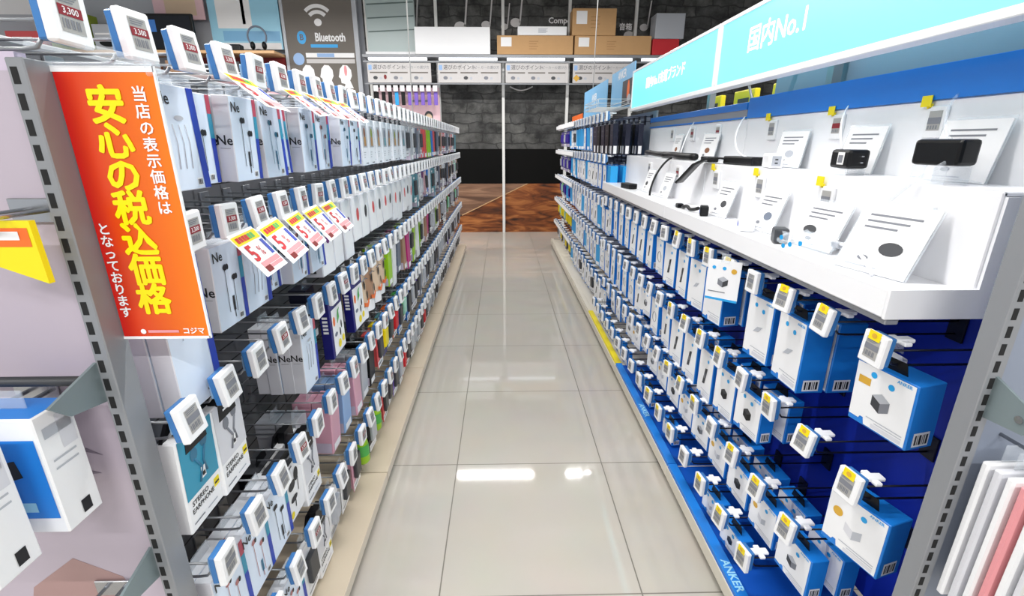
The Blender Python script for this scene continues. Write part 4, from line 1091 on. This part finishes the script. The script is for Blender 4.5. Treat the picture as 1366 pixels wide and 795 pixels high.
# crumpled clear bag with blue print
bgm = bmesh.new(); bmesh.ops.create_icosphere(bgm, subdivisions=3, radius=1)
rb = random.Random(4)
for v in bgm.verts:
    q = 1 + rb.uniform(-.16, .12); v.co = Vector((v.co.x * .045 * q, v.co.y * .075 * q, max(-.0, v.co.z * .5 + .5) * .05 * q))
bb = MB(); bgm.verts.index_update()
bb.add([v.co for v in bgm.verts], [tuple(v.index for v in f.verts) for f in bgm.faces], 'clear_film'); bgm.free()
bpz = MB()
for (yy, zz_) in ((-.03, .03), (.0, .022), (.03, .034), (.02, .015)): bpz.disc((-.046, yy, zz_), Y, Z, .006, .006, 'sky', 12)
thing('clear_bag', [('film', bb), ('print', bpz)], 'crumpled clear bag with blue dots on display tray', 'bag', (.738, 1.12, ZT + .001), (0, 0, .2))

# white sample card hanging below the display
sc_ = MB().box(-.001, .001, -.047, .047, -.125, 0, 'white').box(-.0015, .001, -.047, .047, -.125, -.118, 'sky')
sp_ = MB()
device(sp_, 'grey', 0, -.066, .017, 0)
for v in sp_.v: v.x = -.0018
for k, c_ in ((.3, 'sky'), (-.0, 'sky')): sp_.disc((-.0018, k * .1, -.024), Y, Z, .0055, .0055, c_, 12)
sp_.disc((-.0018, -.028, -.03), Y, Z, .008, .008, 'gold', 14).rect((-.0018, .04, -.1), -Y, Z, 0, .05, 0, .003, 'ink_grey')
thing('sample_card', [('sheet', sc_), ('print', sp_), ('clip', MB().box(-.003, .003, -.012, .012, -.006, .02, 'clear_film'))], 'white sample card with dark cube hanging under the display', 'card', (.665, 1.36, .968), (0, 0, .85))
K['redpack'].place((.80, .885, .905), (0, 0, math.pi), True, 'white pack with red lines behind the big near charger box', 'packages on the third row of the blue rack')

# end fittings of the blue rack
rp = MB().box(.758, 1.55, .640, .653, 0, 1.75, 'panel_grey')
single('end_board', rp, 'grey end panel of the blue rack beside the slotted post', 'panel')
for (z, lab) in ((.93, 'dark steel bracket high on the slotted post of blue rack'), (.45, 'dark steel bracket low on the slotted post of blue rack')):
    br = MB().prism([(.745, .628, z - .035), (.745, .57, z - .03), (.745, .555, z - .005), (.745, .57, z + .01), (.745, .628, z + .035)], (.004, 0, 0), 'bracket').disc((.7445, .58, z - .01), Y, Z, .006, .006, 'chrome', 10, (-.001, 0, 0))
    single('shelf_bracket', br, lab, 'bracket')
eh = MB().tube([(.80, .64, .855), (.80, .42, .855), (.80, .41, .87)], .003, 'chrome', 8)
single('display_hook', eh, 'chrome hook carrying clear packs at end of blue rack', 'hook')
for n, c_ in enumerate(('white', 'carton_side', 'white', 'card_pink', 'white', 'carton_side', 'yellow')):
    b = MB().box(-.045, .045, -.006, .006, -.27, 0, c_, .003).box(-.02, .02, -.0008, .0008, 0, .03, 'clear_film')
    single('slim_pack', b, f'slim clear edged pack, {ORD[n + 1]} out from the end of blue rack', 'pack', (.80, .61 - n * .0195, .825), (0, 0, 0), 'slim packs on the end of the blue rack')
eh2 = MB().tube([(.765, .63, .44), (.765, .50, .44), (.77, .49, .452), (.80, .49, .452), (.805, .50, .44), (.805, .63, .44)], .003, 'chrome', 8)
single('display_hook', eh2, 'empty chrome loop hook low at end of blue rack', 'hook')

# ---------------------------------------------------------------- the wall unit at the end of the aisle
parts = []
for x in (-1.80, -.87, .03, .93, 1.83):
    parts.append(('post', MB().box(x - .02, x + .02, YW - .045, YW, 0, 3.2, 'post_white', .003)))
parts.append(('shelf_board', MB().box(-1.82, 3.0, YW - .32, YW - .046, 2.375, 2.41, 'steel', .003)))
for x in (-1.80, -.87, .03, .93, 1.83):
    parts.append(('led_strip', MB().box(x + .05, x + .82, YW - .30, YW - .26, 2.345, 2.372, 'led')))
parts.append(('sign_rail', MB().box(-1.82, 3.0, YW - .30, YW - .28, 2.315, 2.335, 'steel').box(-1.82, 3.0, YW - .30, YW - .28, 2.05, 2.065, 'steel')))
wu = thing('shelving_rack', parts, 'wall rack with white posts and high shelf at aisle end', 'wall rack')
for n, x in enumerate((-1.80, -.87, .03, .93)):
    b = MB().box(.03, .87, -.006, .006, 0, .24, 'sign_grey', .002)
    t = MB().text('選びのポイント', .062, (.32, -.0068, .185), X, Z, 'charcoal', .0).text('スピーカーの選び方', .042, (.66, -.0068, .185), X, Z, 'ink_grey')
    t.rect((.0, -.0068, .185), X, Z, .045, .09, -.03, .03, 'powder')
    g = MB()
    for k in range(3): g.rect((.06 + k * .27, -.0068, .115), X, Z, 0, .23, 0, .016, 'taupe')
    for k in range(3):
        g.disc((.13 + k * .27, -.0068, .06), X, Z, .03, .022, 'ink_grey' if k != n % 3 else 'charcoal', 12).disc((.2 + k * .27, -.0068, .055), X, Z, .02, .016, 'ink_pale', 12)
    if n == 3: g.disc((.08, -.0072, .06), X, Z, .045, .045, 'gold', 4)
    if n == 0: g.disc((.26, -.0072, .07), X, Z, .02, .03, 'dark_red', 8)
    thing('valance_sign', [('board', b), ('lettering', t), ('picture', g)], f'grey guide sign under high shelf, {ORD[n + 1]} along from the slatted panel', 'sign', (x, YW - .305, 2.068), (0, 0, 0), 'guide signs under the high shelf')

def big_carton(x0, x1, z0, z1, m, lab, d=.25, label=True):
    w = x1 - x0
    b = MB().box(0, w, 0, d, 0, z1 - z0, m, .006)
    pts = [('carton', b)]
    if label:
        pts.append(('label', MB().rect((.05, -.0008, (z1 - z0) * .42), X, Z, 0, .14, 0, (z1 - z0) * .48, 'paper')))
        t = MB()
        for k in range(4): t.rect((w * .42, -.0008, (z1 - z0) * (.28 + .13 * k)), X, Z, 0, .1 + .02 * (k % 2), 0, .008, 'kraft_dark' if m == 'kraft' else 'ink_pale')
        pts.append(('lettering', t))
    pts.append(('tape', MB().box(0.002, w - .002, d * .45, d * .55, z1 - z0, z1 - z0 + .0006, 'kraft_dark' if m == 'kraft' else 'carton_side')))
    return thing('carton_box', pts, lab, 'carton', (x0, YW - .32, z0 + .0012), (0, 0, 0), 'cartons on the high shelf')
big_carton(-1.12, -.14, 2.41, 2.73, 'white', 'large plain white carton on the high shelf', label=False)
big_carton(-.05, .95, 2.41, 2.635, 'kraft', 'long brown carton next to the white carton')
big_carton(.97, 1.98, 2.41, 2.635, 'kraft', 'long brown carton under the stacked brown carton')
big_carton(.93, 1.5, 2.637, 2.95, 'kraft', 'brown carton stacked on top of two long cartons')
big_carton(.22, .86, 2.637, 2.74, 'white', 'flat white carton lying on the long brown carton')
big_carton(2.0, 2.35, 2.41, 2.60, 'red', 'red carton at the end of the brown cartons', label=False)
big_carton(2.02, 2.4, 2.602, 2.9, 'silver', 'grey carton standing on the red carton', label=False)
# printed notes and word on the upper wall
nt_ = MB(); yy = YW - .003
def note(x, z, s):
    nt_.disc((x, yy, z), X, Z, .07 * s, .055 * s, 'sign_grey', 16, (0, .002, 0))
    nt_.prism([(x + .05 * s, yy, z), (x + .07 * s, yy, z), (x + .11 * s, yy, z + .4 * s), (x + .09 * s, yy, z + .4 * s)], (0, .002, 0), 'sign_grey')
for a in ((-1.55, 2.62, 1.2), (-1.2, 2.78, 1.0), (-.55, 2.80, 1.1), (-.2, 2.82, .9), (.2, 2.85, 1), (1.75, 2.70, 1.0), (.05, 2.80, .7), (1.95, 2.8, .8)): note(*a)
nt_.text('Compo', .1, (.80, yy, 2.875), X, Z, 'paper', .02).text('音箱', .09, (1.7, yy, 2.80), X, Z, 'paper', .02)
structure('trim_3', nt_)
# slatted pale panel beside the white carton
sp2 = MB().box(-1.78, -1.14, YW - .12, YW - .05, 2.459, 3.1, 'pale_green', .004)
for k in range(3): sp2.prism([(-1.76, YW - .1206, 2.70 + k * .16), (-1.15, YW - .1206, 2.73 + k * .16), (-1.15, YW - .1206, 2.745 + k * .16), (-1.76, YW - .1206, 2.715 + k * .16)], (0, -.003, 0), 'pale_green_line')
sp2.box(-1.80, -1.14, YW - .2, YW - .05, 2.4115, 2.46, 'white', .003)
single('slatted_screen', sp2, 'pale grey green slatted panel left of white carton', 'panel')
# pink poster with small packs
pp = MB().box(-1.72, -.86, YW - .09, YW - .08, 1.0, 2.03, 'rose')
pq = MB().disc((-1.02, YW - .0915, 1.66), X, Z, .06, .07, 'charcoal', 16).disc((-1.02, YW - .0925, 1.64), X, Z, .045, .055, 'beige', 16).rect((-1.6, YW - .0915, 1.7), X, Z, 0, .35, 0, .03, 'coral').rect((-1.6, YW - .0915, 1.85), X, Z, .3, .6, 0, .02, 'ink_grey')
thing('pink_poster', [('board', pp), ('print', pq)], 'pink poster below the first guide sign', 'poster')
for k in range(10):
    x = -1.68 + k * .088
    m = MB().box(-.03, .03, -.02, .0, 0, .075, 'case_white', .004).tube([(0, 0, .04), (0, .2, .04)], .003, 'wire_grey', 5)
    m2 = MB().box(-.025, .025, .02, .035, -.17, -.005, 'violet' if k >= 5 else ('black' if k != 3 else 'sky'), .003)
    thing('tagged_pack', [('tag', m), ('pack', m2)], f'small tagged pack above the pink poster, {ORD[k + 1]} from the grey board', 'pack', (x, YW - .29, 1.962), (0, 0, 0), 'tagged packs above the pink poster')

# grey wireless information board
wbp = MB().box(-2.86, -1.96, YW - .10, YW - .07, 1.3, 3.2, 'taupe')
fr = MB().box(-2.90, -2.86, YW - .11, YW - .06, 1.3, 3.2, 'silver', .004).box(-1.96, -1.90, YW - .11, YW - .06, 1.3, 3.2, 'silver', .004)
pr = MB(); yb = YW - .1012
pr.disc((-2.42, yb, 2.82), X, Z, .05, .045, 'paper', 18)
for rr_ in (.12, .19):
    arc = [(-2.42 + rr_ * math.sin(t) , yb, 2.80 + rr_ * math.cos(t)) for t in [R(a) for a in range(-45, 46, 10)]]
    arc2 = [(-2.42 + (rr_ + .045) * math.sin(t), yb, 2.80 + (rr_ + .045) * math.cos(t)) for t in [R(a) for a in range(45, -46, -10)]]
    pr.prism(arc + arc2, (0, .001, 0), 'paper')
pr.text('Bluetooth', .14, (-2.28, yb, 2.64), X, Z, 'paper', .03, .72).disc((-2.66, yb, 2.64), X, Z, .06, .08, 'sky', 20).text('B', .1, (-2.66, yb - .001, 2.64), X, Z, 'taupe', .02)
pr.rect((-2.55, yb, 2.52), X, Z, 0, .36, 0, .04, 'sky')
pr.disc((-2.73, yb, 2.38), X, Z, .075, .075, 'powder', 20)
pr.rect((-2.63, yb, 2.40), X, Z, 0, .65, 0, .055, 'paper').rect((-2.63, yb - .0005, 2.405), X, Z, .15, .38, 0, .045, 'powder').rect((-2.63, yb, 2.33), X, Z, 0, .65, 0, .05, 'sign_grey')
for k in range(3):
    x = -2.62 + k * .25; hb_ = len(pr.v)
    pr.prism([(x - .09, yb, 2.16), (x - .075, yb, 2.22), (x - .03, yb, 2.265), (x + .03, yb, 2.26), (x + .075, yb, 2.21), (x + .08, yb, 2.14), (x + .05, yb, 2.09), (x + .09, yb, 2.0), (x - .03, yb, 2.0), (x - .02, yb, 2.05), (x - .07, yb, 2.06), (x - .075, yb, 2.11), (x - .1, yb, 2.13)][::-1], (0, .0008, 0), 'paper')
    if k: pr.disc((x + .0, yb - .001, 2.03 if k == 1 else 2.2), X, Z, .05 if k == 1 else .02, .02 if k == 1 else .06, 'card_pink', 12)
    for v in pr.v[hb_:]: v.z = 2.15 + (v.z - 2.12) * 1.1
    if k: pr.rect((x, yb, 1.95), X, Z, -.03, .09, 0, .05, 'orange')
    pr.rect((x, yb, 1.985), X, Z, -.09, .07, 0, .01, 'sign_grey')
thing('information_board', [('board', wbp, [('print', pr)]), ('frame', fr)], 'tall grey wireless information board with three head outlines', 'information board')

# shelves further along the wall
sh = [('board', MB().box(-7.0, -2.92, YW - .4, YW - .05, 2.40, 2.435, 'wood_edge', .003)), ('red_backing', MB().box(-4.4, -2.92, YW - .09, YW - .06, 2.18, 2.398, 'dark_red')),
      ('lower_board', MB().box(-7.0, -2.92, YW - .4, YW - .05, 2.14, 2.178, 'white', .003)), ('lower_backing', MB().box(-7.0, -2.92, YW - .08, YW - .055, 1.2, 2.138, 'rose'))]
thing('shelving_unit', sh, 'wooden wall shelf with red backing beside the grey board', 'wall shelf')
def wall_poster(x0, x1, z0, z1, m, shapes, lab):
    b = MB().box(x0, x1, YW - .07, YW - .05, z0, z1, m)
    p_ = MB()
    for (mm, a, c_, e, f) in shapes: p_.rect((0, YW - .0706, 0), X, Z, a, c_, e, f, mm)
    return thing('poster_board', [('board', b), ('print', p_)], lab, 'poster')
wall_poster(-3.85, -2.93, 2.5, 3.25, 'cyan_print', [('paper', -3.75, -3.3, 2.75, 3.2), ('paper', -3.85, -2.95, 2.5, 2.58), ('header_blue', -3.7, -2.95, 2.6, 2.72), ('ink_grey', -3.42, -3.38, 2.8, 3.2)], 'pale blue poster behind the headphones')
wall_poster(-4.55, -3.9, 2.85, 3.25, 'rose', [('beige', -4.4, -4.0, 2.9, 3.2)], 'pale pink poster above the dark screen')
wall_poster(-7.0, -6.0, 2.45, 3.2, 'ink_pale', [('paper', -6.9, -6.1, 2.9, 3.15)], 'plain grey poster at the far wall end')
hp = MB().tube([(-3.18 + .12 * math.cos(t), YW - .25, 2.62 + .12 * math.sin(t)) for t in [R(a) for a in range(-50, 231, 14)]], .012, 'slate', 8)
thing('headphones', [('headband', hp), ('ear_cup', MB().sphere((-3.10, YW - .25, 2.515), .03, .035, .05, 'black')), ('ear_cup', MB().sphere((-3.25, YW - .25, 2.515), .03, .035, .05, 'black')),
      ('stand_base', MB().tube([(-3.18, YW - .25, 2.436), (-3.18, YW - .25, 2.47)], [.07, .03], 'black', 14))], 'grey headphones standing on the wooden wall shelf', 'headphones')
single('small_speaker', MB().box(-3.62, -3.38, YW - .33, YW - .22, 2.436, 2.52, 'black', .015).disc((-3.5, YW - .331, 2.478), X, Z, .03, .03, 'charcoal', 16, (0, -.003, 0)), 'low black speaker beside the headphones', 'speaker')
scn = [('frame', MB().box(-4.75, -3.95, YW - .3, YW - .26, 2.445, 2.87, 'black_gloss', .006)), ('display', MB().rect((0, YW - .3008, 0), X, Z, -4.72, -3.98, 2.475, 2.845, 'screen_off'),
        [('picture', MB().rect((0, YW - .3015, 0), X, Z, -4.7, -4.5, 2.5, 2.62, 'screen_green').rect((0, YW - .3015, 0), X, Z, -4.65, -4.42, 2.66, 2.8, 'screen_blue'))]), ('stand', MB().box(-4.5, -4.2, YW - .36, YW - .2, 2.436, 2.446, 'black'))]
thing('monitor', scn, 'dark monitor on the wooden wall shelf', 'monitor')
# green and brown boxed goods further along the shelf
for (x0, x1, h_, m, lab) in ((-5.75, -5.25, .42, 'olive', 'olive green box on wall shelf behind the near tags'), (-6.3, -5.85, .22, 'coral', 'red box at far end of wall shelf'), (-5.2, -4.85, .3, 'silver', 'silver box beside the dark monitor')):
    thing('boxed_goods', [('carton', MB().box(x0, x1, YW - .35, YW - .15, 2.436, 2.436 + h_, m, .006)), ('print', MB().disc(((x0 + x1) / 2, YW - .3508, 2.436 + h_ * .3), X, Z, .12, .05, 'black', 16).rect(((x0 + x1) / 2, YW - .3508, 2.436 + h_ * .6), X, Z, -.15, .1, 0, .02, 'paper'))], lab, 'box', group='boxed goods on the wall shelf')
for n, (x0, w_, h_, m) in enumerate(((-4.35, .22, .14, 'tan'), (-4.0, .3, .1, 'black'), (-3.6, .2, .13, 'charcoal'), (-3.25, .24, .11, 'silver'), (-4.75, .25, .12, 'brown'))):
    thing('boxed_goods', [('carton', MB().box(x0, x0 + w_, YW - .38, YW - .2, 2.179, 2.179 + h_, m, .005)), ('print', MB().rect((x0, YW - .3808, 2.179), X, Z, w_ * .2, w_ * .7, h_ * .3, h_ * .5, 'paper'))], f'small {m} box on lower wall shelf under the red backing', 'box', group='boxes on the lower wall shelf')

# hanging cords
for (x, y, z0, lab) in ((-.80, 4.6, 1.46, 'thin white cord hanging above the earphone rack'), (.93, 5.2, 1.80, 'thin white cord hanging over the blue header panel')):
    single('hanging_string', MB().tube([(x, y, z0), (x + .005, y, (z0 + 3.3) / 2), (x + .03, y, 3.3)], .005, 'post_white', 6), lab, 'cord')
cb_ = MB().tube([(.12 + .32 * k / 10, YW - .06, 2.05 - .05 * math.sin(math.pi * k / 10)) for k in range(11)], .009, 'sign_grey', 6)
single('power_lead', cb_, 'white cord sagging below the guide sign by the pole', 'cord')
print('OBJECTS', len(bpy.data.objects))
